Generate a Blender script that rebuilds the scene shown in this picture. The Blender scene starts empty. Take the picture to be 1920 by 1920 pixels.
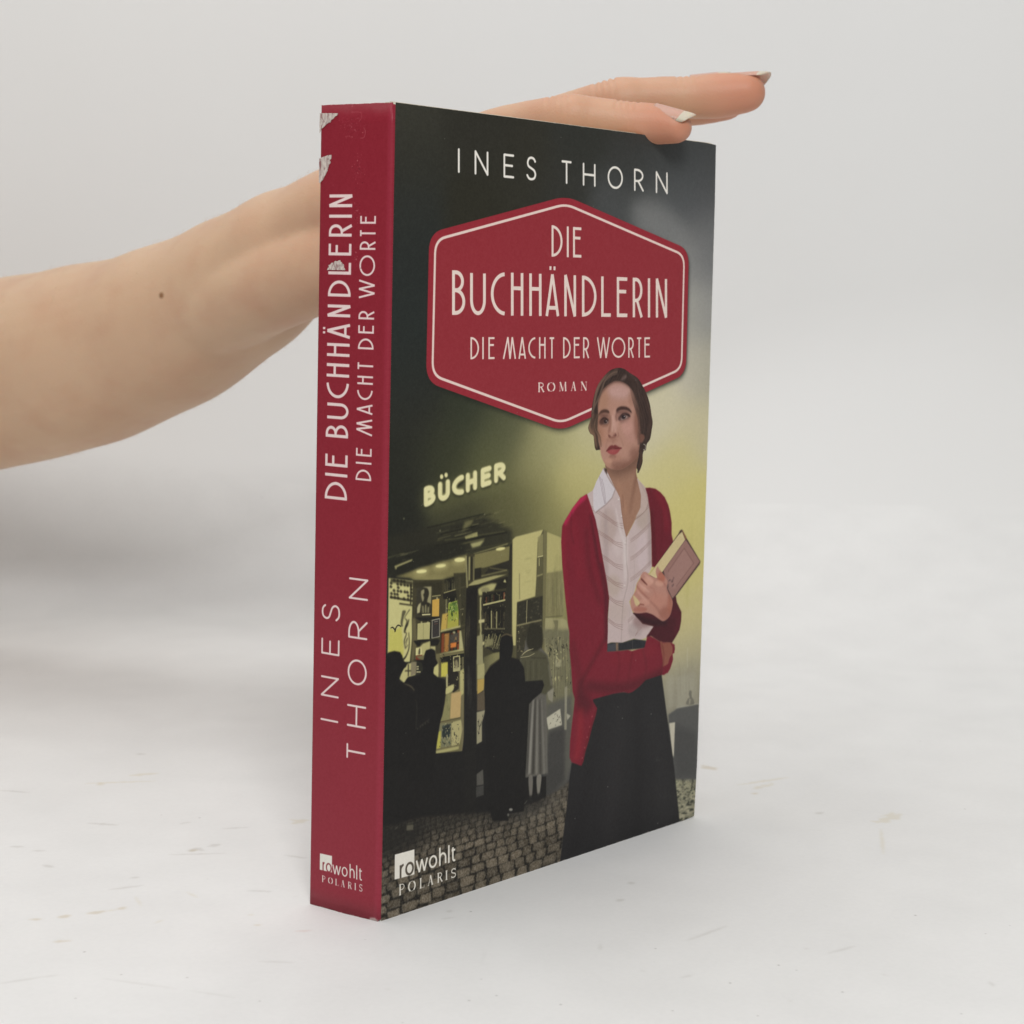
import bpy, bmesh, math, random
import numpy as np
from mathutils import Vector, Matrix, noise as mnoise
from math import radians, sin, cos, pi

# ------------------------------------------------------------------ camera
CAM = (-0.2928, -0.3294, 0.1643)
YAW, PITCH, ROLL = -0.8351, -0.0763, 0.0259
FPX, PPX, PPY = 3255.4, 119.38, -166.66      # focal length and principal point offset for a 1920 px frame
BW, BT, BH, SKEW = 0.132, 0.0228, 0.21, -0.1976   # book: width, thickness, height, lean of the spine

def cam_rot():
    ca, sa = cos(YAW), sin(YAW); cb, sb = cos(PITCH), sin(PITCH); cc, sc = cos(ROLL), sin(ROLL)
    R0 = np.array([[1, 0, 0], [0, 0, -1], [0, 1, 0.]])
    Rz = np.array([[ca, -sa, 0], [sa, ca, 0], [0, 0, 1.]])
    Rx = np.array([[1, 0, 0], [0, cb, -sb], [0, sb, cb]])
    Rr = np.array([[cc, -sc, 0], [sc, cc, 0], [0, 0, 1.]])
    return Rz @ Rx @ R0 @ Rr
RC = cam_rot()

def ray(x, y):
    d = np.array([(x - 960 - PPX) / FPX, -(y - 960 - PPY) / FPX, -1.0])
    return RC @ d
def at(x, y, depth):
    """world point seen at photo position (x, y), 'depth' metres along the view axis"""
    return Vector(np.array(CAM) + ray(x, y) * depth)
def on_cover(x, y):
    d = ray(x, y); t = -CAM[1] / d[1]
    p = np.array(CAM) + d * t
    return p[0] * 1000, p[2] * 1000
SPL = math.hypot(1, SKEW)
def on_spine(x, y):
    d = ray(x, y); c = np.array(CAM)
    # plane x - SKEW*y = 0
    t = -(c[0] - SKEW * c[1]) / (d[0] - SKEW * d[1])
    p = c + d * t
    return p[1] * SPL * 1000, p[2] * 1000

WORLD = .25
LAMPS = [('overhead_softbox', -.30, .05, 1.15, (.05, 0, .1), (1.1, .9), 7.5, (1, .99, .97)),
         ('front_softbox', .14, -1.26, 1.0, (.05, 0, .1), (.46, .42), 14.2, (1, .995, .985))]
SWEEP = (.845, .022)                            # start of the curve (metres in front of the camera) and its radius
GAINC = (1.12, 1.11, 1.09); GAINS = (1.0, 1.0, 1.0)
SKIN_A = (.62, .42, .275, 1); SKIN_B = (.585, .385, .25, 1); SKIN_C = (.56, .34, .22, 1); SKIN_D = (.56, .25, .155, 1)

# ------------------------------------------------------------------ scene, camera, lights
scene = bpy.context.scene
C = scene.collection
cd = bpy.data.cameras.new('camera'); cam = bpy.data.objects.new('camera', cd); C.objects.link(cam)
M = Matrix([list(map(float, r)) for r in RC]).to_4x4(); M.translation = Vector(CAM)
cam.matrix_world = M
cd.sensor_fit = 'HORIZONTAL'; cd.sensor_width = 36; cd.lens = 36 * FPX / 1920
cd.shift_x = -PPX / 1920; cd.shift_y = PPY / 1920
cd.clip_start = .01; cd.clip_end = 50
cd.dof.use_dof = True; cd.dof.focus_distance = .468; cd.dof.aperture_fstop = 28
scene.camera = cam

SIDE = Vector((.671, -.741, 0)); FWD = Vector((.741, .671, 0)); UP = Vector((0, 0, 1)); MID = Vector((.05, .0, .1))
def place(s, f, u): return MID + SIDE * s + FWD * f + UP * u
w = bpy.data.worlds.new('World'); scene.world = w; w.use_nodes = True
w.node_tree.nodes['Background'].inputs[0].default_value = (.95, .975, 1, 1)
w.node_tree.nodes['Background'].inputs[1].default_value = WORLD
def lamp(name, s, f, u, tgt, size, power, col=(1, 1, 1)):
    l = bpy.data.lights.new(name, 'AREA'); l.shape = 'RECTANGLE'; l.size, l.size_y = size; l.energy = power; l.color = col
    o = bpy.data.objects.new(name, l); C.objects.link(o); o.location = place(s, f, u)
    o.rotation_euler = (Vector(tgt) - o.location).to_track_quat('-Z', 'Y').to_euler()
    return o
for a in LAMPS: lamp(*a)
scene.view_settings.view_transform = 'Standard'; scene.view_settings.look = 'None'
scene.view_settings.exposure = 0; scene.view_settings.gamma = 1
scene.cycles.use_denoising = True
# ------------------------------------------------------------------ print (flat artwork of the book's wrapper), painted into arrays
PPM = 10
FR = {'P': (0, 0, 1), 'A': (730, 180, 3.0476), 'B': (780, 360, 3.5556), 'C': (1080, 670, 7.385), 'D': (1030, 860, 4.3645),
      'E': (1020, 1200, 4.3625), 'F': (700, 840, 4.8), 'G': (700, 1180, 4.5711), 'H': (870, 620, 5.189), 'I': (710, 1040, 9.6),
      'J': (850, 980, 7.383), 'K': (710, 1220, 8.726), 'L': (700, 1520, 8.725), 'M': (1140, 970, 8.347),
      'S': (560, 160, 4.8), 'T': (560, 540, 4.8), 'U': (560, 1040, 4.8), 'V': (560, 1400, 5.333)}

def boxblur(m, r):
    if r < 0.5: return m
    k = max(1, int(round(r)))
    for _ in range(3):
        for ax in (0, 1):
            p = np.pad(m, [(k + 1, k) if a == ax else (0, 0) for a in (0, 1)], mode='edge')
            c = np.cumsum(p, axis=ax)
            if ax == 0: m = (c[2 * k + 1:] - c[:-2 * k - 1]) / (2 * k + 1)
            else: m = (c[:, 2 * k + 1:] - c[:, :-2 * k - 1]) / (2 * k + 1)
    return m

def smooth_poly(p, n=6, closed=True):
    p = np.asarray(p, float); N = len(p); out = []
    rng_ = range(N if closed else N - 1)
    for i in rng_:
        if closed: a, b, c, d = p[(i - 1) % N], p[i], p[(i + 1) % N], p[(i + 2) % N]
        else: a, b, c, d = p[max(i - 1, 0)], p[i], p[i + 1], p[min(i + 2, N - 1)]
        for k in range(n):
            t = k / n
            out.append(0.5 * (2 * b + (c - a) * t + (2 * a - 5 * b + 4 * c - d) * t * t + (3 * b - a - 3 * c + d) * t ** 3))
    if not closed: out.append(p[-1])
    return np.array(out)

def ribbon(p, w):
    p = np.asarray(p, float)
    keep = [0] + [i for i in range(1, len(p)) if np.hypot(*(p[i] - p[i - 1])) > 1e-6]
    p = p[keep]
    if len(p) < 2: return None
    d = np.diff(p, axis=0); d /= np.hypot(d[:, 0], d[:, 1])[:, None]
    n = np.stack([-d[:, 1], d[:, 0]], 1)
    w = np.broadcast_to(np.asarray(w, float), (len(p),)) / 2
    L, R = [], []
    for i in range(len(p)):
        if i == 0: nn = n[0]; s = 1
        elif i == len(p) - 1: nn = n[-1]; s = 1
        else:
            nn = n[i - 1] + n[i]; l = np.hypot(*nn)
            if l < 0.5: nn = n[i]; s = 1
            else: nn = nn / l; s = min(1 / max(nn @ n[i], .4), 2.2)
        L.append(p[i] + nn * w[i] * s); R.append(p[i] - nn * w[i] * s)
    return np.array(L + R[::-1])

class Canvas:
    def __init__(s, wmm, hmm, conv, flipx=False):
        s.w, s.h = int(wmm * PPM), int(hmm * PPM); s.wm, s.hm = wmm, hmm
        s.conv, s.flipx = conv, flipx
        s.img = np.zeros((s.h, s.w, 3), np.float32); s.clip = None
        s.rng = np.random.RandomState(7)
    def px(s, x, y):
        u, v = s.conv(x, y)
        if s.flipx: u = s.wm - u
        return (u * PPM, (s.hm - v) * PPM)
    def q(s, f, pts):
        ox, oy, k = FR[f]; pts = np.asarray(pts, float).reshape(-1, 2)
        return np.array([s.px(ox + a / k, oy + b / k) for a, b in pts])
    def mask(s, polys, blur=0):
        allp = np.concatenate(polys); pad = int(3 * blur + 3)
        x0 = max(int(allp[:, 0].min()) - pad, -pad); y0 = max(int(allp[:, 1].min()) - pad, -pad)
        x1 = min(int(allp[:, 0].max()) + pad + 2, s.w + pad); y1 = min(int(allp[:, 1].max()) + pad + 2, s.h + pad)
        if x1 <= x0 or y1 <= y0: return None
        W, Hh = x1 - x0, y1 - y0; SS = 3
        tot = None
        for P in polys:
            acc = np.zeros((Hh * SS, W + 2), np.float32)
            a = P; b = np.roll(P, -1, axis=0)
            for (ax, ay), (bx, by) in zip(a, b):
                if ay == by: continue
                sg = 1.0
                if ay > by: ax, ay, bx, by = bx, by, ax, ay; sg = -1.0
                r0 = max(int(math.ceil((ay - y0) * SS - .5)), 0); r1 = min(int(math.ceil((by - y0) * SS - .5)), Hh * SS)
                if r1 <= r0: continue
                rows = np.arange(r0, r1); yy = (rows + .5) / SS + y0
                xx = ax + (yy - ay) * (bx - ax) / (by - ay) - x0
                xx = np.clip(xx, 0, W - .001); xi = xx.astype(int); fr = xx - xi
                acc[rows, xi] += sg * (1 - fr); acc[rows, xi + 1] += sg * fr
            m = np.clip(np.abs(np.cumsum(acc, axis=1)[:, :W]), 0, 1).reshape(Hh, SS, W).mean(1)
            tot = m if tot is None else np.maximum(tot, m)
        if blur: tot = boxblur(tot, blur)
        cx0, cy0, cx1, cy1 = max(x0, 0), max(y0, 0), min(x1, s.w), min(y1, s.h)
        if cx1 <= cx0 or cy1 <= cy0: return None
        return tot[cy0 - y0:cy1 - y0, cx0 - x0:cx1 - x0], (slice(cy0, cy1), slice(cx0, cx1))
    def put(s, mk, col, a=1.0):
        if mk is None: return
        m, sl = mk
        if s.clip is not None: m = m * s.clip[sl]
        m = (m * a)[..., None]
        c = np.asarray(col, np.float32) / 255
        s.img[sl] = s.img[sl] * (1 - m) + c * m
    def fill(s, f, pts, col, a=1.0, blur=0, sm=False, raw=False):
        P = np.asarray(pts, float).reshape(-1, 2) if raw else s.q(f, pts)
        if sm: P = smooth_poly(P)
        s.put(s.mask([P], blur * PPM), col, a); return P
    def fullmask(s, f, pts, sm=False, blur=0):
        P = s.q(f, pts)
        if sm: P = smooth_poly(P)
        out = np.zeros((s.h, s.w), np.float32); mk = s.mask([P], blur * PPM)
        if mk: out[mk[1]] = mk[0]
        return out
    def line(s, f, pts, w, col, a=1.0, blur=0, sm=False):
        if blur > .2: blur *= .6
        P = s.q(f, pts)
        if sm: P = smooth_poly(P, closed=False)
        if not np.isscalar(w): w = np.interp(np.linspace(0, 1, len(P)), np.linspace(0, 1, len(w)), w) * PPM
        else: w = w * PPM
        R = ribbon(P, w)
        if R is not None: s.put(s.mask([R], blur * PPM), col, a)
    def blob(s, f, x, y, rx, ry, col, a=1.0, blur=.5, rot=0):
        if blur > .2: blur *= .6
        t = np.linspace(0, 2 * pi, 24, endpoint=False); c, n = cos(radians(rot)), sin(radians(rot))
        X = rx * np.cos(t); Y = ry * np.sin(t)
        s.fill(f, np.stack([x + X * c - Y * n, y + X * n + Y * c], 1), col, a, blur)
    def noise(s, cell, amp, mono=True, sl=None):
        h, w = s.h // cell + 2, s.w // cell + 2
        n = s.rng.rand(h, w, 1 if mono else 3).astype(np.float32) - .5
        yy = np.linspace(0, h - 1.001, s.h); xx = np.linspace(0, w - 1.001, s.w)
        yi, xi = yy.astype(int), xx.astype(int); fy, fx = (yy - yi)[:, None, None], (xx - xi)[None, :, None]
        r = (n[yi][:, xi] * (1 - fy) * (1 - fx) + n[yi + 1][:, xi] * fy * (1 - fx) + n[yi][:, xi + 1] * (1 - fy) * fx + n[yi + 1][:, xi + 1] * fy * fx)
        return r * amp / 255
    def rbf(s, pts, sig):
        st = 10
        gy, gx = np.mgrid[0:s.h + st:st, 0:s.w + st:st].astype(np.float32)
        num = np.zeros(gy.shape + (3,)); den = np.full(gy.shape, 1e-12)
        for x, y, c in pts:
            X, Y = s.px(x, y); d2 = ((gx - X) ** 2 + (gy - Y) ** 2) / (sig * PPM) ** 2
            w = np.exp(-d2) + 1e-4 / (1 + d2) ** 2
            num += w[..., None] * np.asarray(c, float); den += w
        g = num / den[..., None] / 255
        yy = np.arange(s.h) / st; xx = np.arange(s.w) / st
        yi, xi = yy.astype(int), xx.astype(int); fy, fx = (yy - yi)[:, None, None], (xx - xi)[None, :, None]
        s.img[:] = g[yi][:, xi] * (1 - fy) * (1 - fx) + g[yi + 1][:, xi] * fy * (1 - fx) + g[yi][:, xi + 1] * (1 - fy) * fx + g[yi + 1][:, xi + 1] * fy * fx
    def depth(s, f, x, y):
        a = s.q(f, [x, y, x, y + 2]); return max(2.0, float(np.hypot(*(a[1] - a[0]))) / 2 * FR[f][2] * 10)
    # glyph polys into a quad (TL, TR, BR, BL canvas px); stroke width in px
    def glyph(s, font, ch, quad, w, blur=0, rnd=False):
        TL, TR, BR, BL = [np.asarray(p, float) for p in quad]
        ww = (np.hypot(*(TR - TL)) + np.hypot(*(BR - BL))) / 2; hh = (np.hypot(*(BL - TL)) + np.hypot(*(BR - TR))) / 2
        out = []
        for st in font(ch):
            wt = 1.0
            if isinstance(st, tuple): st, wt = st
            st = np.asarray(st, float)
            ix = min(w / 2 / ww, .5) if ww > 0 else 0; iy = w / 2 / hh
            dots = st[:, 1].min() > 1
            X = ix + st[:, 0] * (1 - 2 * ix) if ch not in 'I1' else st[:, 0]
            yb = 0 if font in (deco, geo, serif) else 0
            Y = st[:, 1].copy()
            curved = len(st) > 4
            if curved or rnd: Y = iy + Y * (1 - 2 * iy)
            else:
                hor = np.abs(st[0, 1] - st[-1, 1]) < .02
                if hor and not dots: Y = np.clip(Y, iy, 1 - iy)
            P = (BL * ((1 - X) * (1 - Y))[:, None] + BR * (X * (1 - Y))[:, None] + TL * ((1 - X) * Y)[:, None] + TR * (X * Y)[:, None])
            R = ribbon(P, w * wt)
            if R is not None: out.append(R)
            if rnd:
                t = np.linspace(0, 2 * pi, 14, endpoint=False)
                for e in (P[0], P[-1]): out.append(e + np.stack([np.cos(t), np.sin(t)], 1) * w * wt / 2)
        return out
    def text(s, f, font, letters, top, bot, w, col, a=1., blur=0, rnd=False):
        """letters: (char, x left, x right) in frame f; top / bot: (x0, y0, x1, y1) lines"""
        polys = []
        for ch, xl, xr in letters:
            ty = lambda x: top[1] + (x - top[0]) * (top[3] - top[1]) / (top[2] - top[0])
            by = lambda x: bot[1] + (x - bot[0]) * (bot[3] - bot[1]) / (bot[2] - bot[0])
            quad = s.q(f, [xl, ty(xl), xr, ty(xr), xr, by(xr), xl, by(xl)])
            polys += s.glyph(font, ch, quad, w * PPM, rnd=rnd)
        mk = s.mask(polys, blur * PPM)
        s.put(mk, col, a); return polys
    def vtext(s, f, font, letters, xt, xb, w, col, rnd=False):
        """spine lettering read bottom to top; letters: (char, y bottom, y top) at mid cap height, xt / xb: (y0, x0, y1, x1) of cap line and baseline"""
        lin = lambda L, y: L[1] + (y - L[0]) * (L[3] - L[1]) / (L[2] - L[0])
        polys = []
        for ch, y0, y1 in letters:
            ym = (y0 + y1) / 2; xm = (lin(xt, ym) + lin(xb, ym)) / 2
            (_, va), (_, vb) = s.q(f, [xm, y0, xm, y1])
            st = s.q(f, [lin(xt, ym), ym])[0][0]; sb = s.q(f, [lin(xb, ym), ym])[0][0]
            quad = [(st, va), (st, vb), (sb, vb), (sb, va)]
            polys += s.glyph(font, ch, quad, w * PPM, rnd=rnd)
        s.put(s.mask(polys), col, 1.0)

def arc(cx, cy, rx, ry, a0, a1, n=18):
    t = np.radians(np.linspace(a0, a1, n)); return np.stack([cx + rx * np.cos(t), cy + ry * np.sin(t)], 1)
def cat(*a): return np.concatenate([np.asarray(x, float).reshape(-1, 2) for x in a])
SCURVE = smooth_poly([(.97, .84), (.8, .96), (.5, 1), (.2, .94), (.06, .76), (.17, .6), (.5, .51), (.85, .41), (1, .24), (.86, .06), (.5, 0), (.2, .04), (0, .17)], 4, False)

def _caps(ch, hb, eb, ab, rb, bb, mm=False):
    g = {'I': [[(.5, 0), (.5, 1)]], 'D': [[(0, 0), (0, 1)], arc(0, .5, 1, .5, 90, -90, 26)],
         'E': [[(0, 0), (0, 1)], [(0, 1), (1, 1)], [(0, eb), (.88, eb)], [(0, 0), (1, 0)]],
         'B': [[(0, 0), (0, 1)], cat((0, 1), arc(.25, (1 + bb) / 2, .62, (1 - bb) / 2, 90, -90), (0, bb)), cat((0, bb), arc(.2, bb / 2, .8, bb / 2, 90, -90), (0, 0))],
         'U': [cat((0, 1), arc(.5, .33, .5, .33, 180, 360, 22), (1, 1))], 'C': [arc(1, .5, 1, .5, 93, 267, 26)],
         'H': [[(0, 0), (0, 1)], [(1, 0), (1, 1)], [(0, hb), (1, hb)]],
         'A': [[(0, 0), (.5, 1)], [(.5, 1), (1, 0)], [(ab / 2, ab), (1 - ab / 2, ab)]],
         'N': [[(0, 0), (0, 1)], [(0, 1), (1, 0)], [(1, 0), (1, 1)]], 'L': [[(0, 1), (0, 0)], [(0, 0), (1, 0)]],
         'R': [[(0, 0), (0, 1)], cat((0, 1), arc(.3, (1 + rb) / 2, .66, (1 - rb) / 2, 90, -90), (0, rb)), [(.42, rb), (1, 0)]],
         'T': [[(.5, 0), (.5, 1)], [(0, 1), (1, 1)]], 'O': [arc(.5, .5, .5, .5, 0, 365, 40)], 'S': [SCURVE],
         'M': [[(0, 0), (.37, 1)], [(.37, 1), (.55, 0)], [(.55, 0), (.74, 1)], [(.74, 1), (1, 0)]],
         'W': [[(0, 1), (.26, 0)], [(.26, 0), (.5, 1)], [(.5, 1), (.72, 0)], [(.72, 0), (1, 1)]]}
    if ch == 'a': return g['A'] + [[(.24, 1.145), (.42, 1.145)], [(.60, 1.145), (.78, 1.145)]]
    return g[ch]
def deco(ch): return _caps(ch, .64, .64, .2, .42, .56)
def geo(ch): return _caps(ch, .5, .52, .3, .45, .52)
def low(ch):
    x = .66
    return {'r': [[(.1, 0), (.1, x)], cat((.1, .35), arc(1, .35, .9, .31, 175, 92, 10))],
            'o': [arc(.5, x / 2, .5, x / 2, 0, 365, 36)], 'w': [[(0, x), (.27, 0)], [(.27, 0), (.5, x)], [(.5, x), (.73, 0)], [(.73, 0), (1, x)]],
            'h': [[(0, 0), (0, 1)], cat((0, .36), arc(.5, .38, .5, .28, 180, 0, 16), (1, .0))],
            'l': [[(.5, 0), (.5, 1)]], 't': [cat((.35, .86), (.35, .16), arc(.75, .16, .4, .16, 180, 275, 8), (1, .02)), [(0, x), (1, x)]]}[ch]
def serif(ch):
    T, F = .42, 1.5
    sf = lambda x, y, k=.2: ([(x - k, y), (x + k, y)], T)
    return {'P': [([(.22, 0), (.22, 1)], F), (cat((.22, 1), arc(.5, .74, .45, .26, 90, -90), (.22, .48)), .8), sf(.2, 0), sf(.2, 1)],
            'O': [(arc(.5, .5, .5, .5, 60, 120), T), (arc(.5, .5, .5, .5, 120, 240), F), (arc(.5, .5, .5, .5, 240, 300), T), (arc(.5, .5, .5, .5, -60, 60), F)],
            'L': [([(.25, 0), (.25, 1)], F), sf(.25, 1), ([(.05, 0), (1, 0)], T), ([(1, 0), (1, .26)], T)],
            'A': [([(.1, 0), (.5, 1)], T * 1.3), ([(.5, 1), (.85, 0)], F), ([(.25, .35), (.72, .35)], T), sf(.1, 0, .14), sf(.86, 0, .17)],
            'R': [([(.2, 0), (.2, 1)], F), (cat((.2, 1), arc(.45, .76, .38, .24, 90, -90), (.2, .52)), .8), ([(.5, .52), (.9, 0)], F * .9), sf(.18, 0, .17), sf(.18, 1, .15), sf(.95, 0, .1)],
            'I': [([(.5, 0), (.5, 1)], F), ([(.1, 0), (.9, 0)], T), ([(.1, 1), (.9, 1)], T)],
            'S': [(SCURVE, 1.0), ([(.95, .74), (.95, 1)], T), ([(.03, 0), (.03, .26)], T)],
            'M': [([(.1, 0), (.14, 1)], T), ([(.14, 1), (.5, .05)], F), ([(.5, .05), (.86, 1)], T), ([(.86, 1), (.9, 0)], F), sf(.1, 0, .12), sf(.9, 0, .12), sf(.1, 1, .08), sf(.9, 1, .08)],
            'N': [([(.15, 0), (.15, 1)], T), ([(.15, 1), (.85, 0)], F), ([(.85, 0), (.85, 1)], T), sf(.15, 0, .14), sf(.1, 1, .12), sf(.85, 1, .14)]}[ch]

def roundpoly(P, r, n=8):
    P = np.asarray(P, float); out = []
    for i in range(len(P)):
        a, b, c = P[i - 1], P[i], P[(i + 1) % len(P)]
        u = (a - b) / np.hypot(*(a - b)); v = (c - b) / np.hypot(*(c - b))
        half = math.acos(np.clip(u @ v, -1, 1)) / 2; d = max(r / math.tan(half), r * .95)
        p0, p2 = b + u * d, b + v * d
        for k in range(n + 1):
            t = k / n; out.append(p0 * (1 - t) ** 2 * 1 + 2 * b * t * (1 - t) + p2 * t * t)
    return np.array(out)
def inset(P, d):
    P = np.asarray(P, float); N = len(P); out = []; c = P.mean(0)
    for i in range(N):
        a, b, e = P[i - 1], P[i], P[(i + 1) % N]
        def off(p, q):
            t = (q - p) / np.hypot(*(q - p)); n = np.array([-t[1], t[0]])
            if n @ (c - p) < 0: n = -n
            return p + n * d, t
        p1, t1 = off(a, b); p2, t2 = off(b, e)
        A = np.array([t1, -t2]).T; k = np.linalg.solve(A, p2 - p1); out.append(p1 + t1 * k[0])
    return np.array(out)
def quadmap(Q, s, t):
    Q = np.asarray(Q, float); s, t = np.asarray(s, float), np.asarray(t, float)
    return (Q[0][None] * ((1 - s) * (1 - t))[:, None] + Q[1][None] * (s * (1 - t))[:, None] + Q[2][None] * (s * t)[:, None] + Q[3][None] * ((1 - s) * t)[:, None])

def books(cv, f, quad, n, rng, tones, gap=(30, 30, 24), lean=0.0, a=1.0):
    """a shelf of book spines inside a quad TL,TR,BR,BL"""
    Q = cv.q(f, quad); cv.fill(f, quad, gap, a)
    xs = np.cumsum(rng.uniform(.5, 1.5, n + 1)); xs = (xs - xs[0]) / (xs[-1] - xs[0])
    for i in range(n):
        if rng.rand() < .14: continue
        t = tones[rng.randint(len(tones))]; k = rng.uniform(.65, 1.15); h = rng.uniform(0, .28); l = lean * rng.uniform(0, 1)
        P = quadmap(Q, [xs[i] + l * .1, xs[i + 1] - .25 / n + l * .1, xs[i + 1] - .25 / n, xs[i]], [h, h, 1, 1])
        cv.fill(None, P, np.clip(np.array(t) * k, 0, 255), a * .9, .02, raw=True)
        if rng.rand() < .5:
            y = rng.uniform(h + .1, .8); P = quadmap(Q, [xs[i], xs[i + 1] - .25 / n, xs[i + 1] - .25 / n, xs[i]], [y, y, y + .07, y + .07])
            cv.fill(None, P, np.array(t) * .35, a * .8, .02, raw=True)

def scribble(cv, f, quad, n, rng, cols, a=.8, size=.1, blur=.03):
    Q = cv.q(f, quad)
    for _ in range(n):
        s, t = rng.rand(2); a0 = rng.uniform(0, 2 * pi); m = rng.randint(3, 6)
        ss = np.clip(s + size * np.cos(a0 + np.arange(m) * rng.uniform(1, 2)) * rng.uniform(.2, 1, m), 0, 1)
        tt = np.clip(t + size * np.sin(a0 + np.arange(m) * rng.uniform(1, 2)) * rng.uniform(.2, 1, m), 0, 1)
        cv.fill(None, quadmap(Q, ss, tt), cols[rng.randint(len(cols))], a * rng.uniform(.5, 1), blur, raw=True)

def streaks(cv, f, quad, n, rng, cols, a=.5, w=.35, blur=.08, vert=True, ln=(.15, .7)):
    Q = cv.q(f, quad)
    for _ in range(n):
        s, t, l = rng.rand(), rng.rand(), rng.uniform(*ln)
        if vert: P = quadmap(Q, [s, s + rng.uniform(-.02, .02)], [t * (1 - l), t * (1 - l) + l])
        else: P = quadmap(Q, [s * (1 - l), s * (1 - l) + l], [t, t + rng.uniform(-.02, .02)])
        R = ribbon(P, w * PPM * rng.uniform(.4, 1.2))
        if R is not None: cv.fill(None, R, cols[rng.randint(len(cols))], a * rng.uniform(.4, 1), blur, raw=True)

def paint_cover(cv):
    rng = np.random.RandomState(11)
    bg = [(750, 210, (58, 57, 50)), (900, 240, (49, 48, 42)), (1100, 260, (50, 51, 47)), (1300, 290, (60, 62, 62)), (760, 300, (50, 50, 44)), (980, 330, (50, 49, 42)), (1320, 340, (74, 75, 76)),
          (760, 400, (46, 48, 45)), (900, 400, (47, 46, 38)), (1060, 365, (52, 52, 48)), (1150, 385, (74, 76, 76)), (1230, 415, (112, 113, 113)), (1230, 330, (66, 68, 68)), (1180, 300, (56, 57, 55)), (1240, 270, (58, 60, 59)), (1280, 340, (76, 79, 80)), (1320, 420, (96, 97, 98)), (1290, 370, (84, 86, 88)),
          (770, 500, (43, 46, 44)), (1295, 480, (138, 138, 136)), (1332, 480, (112, 113, 114)), (770, 600, (42, 46, 44)), (1300, 590, (166, 164, 156)), (1328, 590, (140, 140, 138)),
          (770, 700, (42, 45, 42)), (1300, 690, (196, 190, 174)), (1325, 690, (165, 162, 145)), (780, 780, (43, 44, 39)), (880, 770, (52, 56, 44)), (950, 800, (84, 86, 64)), (1040, 820, (164, 160, 118)),
          (1100, 800, (190, 184, 146)), (1250, 780, (204, 197, 168)), (1310, 800, (198, 190, 156)), (750, 870, (40, 41, 35)), (830, 850, (56, 58, 42)), (920, 850, (88, 90, 60)), (1000, 860, (144, 140, 98)),
          (1080, 880, (190, 182, 128)), (1270, 870, (202, 193, 138)), (740, 950, (38, 39, 33)), (860, 970, (66, 66, 46)), (950, 950, (92, 91, 60)), (1010, 950, (122, 119, 78)), (1070, 930, (178, 170, 112)), (1290, 950, (202, 192, 124)),
          (1050, 990, (128, 124, 82)), (960, 1000, (88, 86, 58)), (880, 1030, (62, 61, 44)), (1290, 1050, (198, 188, 122)), (1290, 1150, (194, 184, 132)), (1290, 1230, (176, 168, 134)), (1290, 1300, (142, 138, 120)),
          (1040, 1100, (140, 135, 88)), (1060, 1250, (120, 117, 85)), (1050, 1350, (98, 97, 85)), (740, 1050, (36, 36, 31)), (740, 1500, (35, 34, 33)), (900, 1500, (34, 33, 32)), (1290, 1400, (84, 84, 84)), (1050, 1450, (62, 62, 64)), (1000, 1480, (44, 44, 45))]
    cv.rbf(bg, 9.0)  # cover ground; lighter grey at upper right includes gloss sheen painted in
    # soft haze patches
    cv.blob('P', 1235, 415, 60, 26, (128, 129, 128), .5, 3, 30)
    # ---- facade and street
    cv.fill('F', [110, 560, 480, 690, 1250, 520, 1250, 800, 1250, 1950, 100, 1950], (42, 41, 34), .0)
    cv.fill('F', [110, 800, 480, 720, 980, 610, 1250, 740, 1240, 880, 840, 950, 350, 1090, 130, 1170], (44, 43, 34), .82, .5)
    for (x0, y0, x1, y1, w, c, a) in [(480, 720, 1000, 590, .25, (24, 24, 20), .8), (600, 780, 930, 700, .3, (26, 26, 20), .8), (640, 830, 1180, 750, .3, (92, 90, 60), .6), (560, 880, 1200, 760, .35, (28, 28, 22), .9),
                                      (130, 990, 260, 950, .35, (90, 88, 62), .8), (190, 1068, 355, 1003, .5, (168, 162, 112), .9), (200, 1050, 350, 990, .2, (120, 115, 78), .7), (620, 960, 1230, 850, .25, (70, 68, 46), .7),
                                      (640, 1010, 840, 950, .3, (24, 24, 20), .8), (900, 955, 1210, 860, .3, (150, 144, 96), .8), (910, 975, 1220, 880, .35, (34, 34, 26), .9), (770, 870, 1000, 815, .3, (110, 106, 70), .7)]:
        cv.line('F', [x0, y0, x1, y1], w, c, a, .12)
    cv.fill('F', [820, 665, 905, 635, 880, 690, 800, 750, 790, 780], (128, 124, 82), .7, .3)
    cv.fill('F', [820, 795, 935, 755, 938, 795, 830, 820], (165, 160, 108), .85, .12)
    cv.fill('F', [870, 860, 1000, 825, 960, 880, 890, 900], (180, 175, 120), .85, .25)
    for x, y in [(600, 745), (690, 938), (730, 915), (790, 900), (1000, 598), (275, 636), (605, 935)]: cv.blob('F', x, y, 6, 9, (150, 148, 115), .7, .05)
    # ceiling strip and lamps
    cv.fill('I', [300, 395, 700, 250, 1590, -20, 1590, 330, 1170, 440, 1020, 465, 850, 475, 640, 455, 560, 420], (126, 119, 78), 1, .25)
    cv.fill('I', [640, 455, 850, 475, 1020, 465, 1170, 440, 1170, 380, 800, 400, 600, 400], (150, 143, 96), .6, .5)
    for x, y in [(770, 300), (1115, 200), (1460, 95)]:
        cv.blob('I', x, y + 10, 150, 80, (170, 162, 110), .6, .7, -14); cv.blob('I', x, y, 95, 34, (222, 215, 152), 1, .12, -6)
    cv.fill('I', [200, 50, 620, -120, 1500, -250, 1590, 0, 640, 240, 420, 360, 180, 300], (36, 36, 29), .75, .5)
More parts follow.
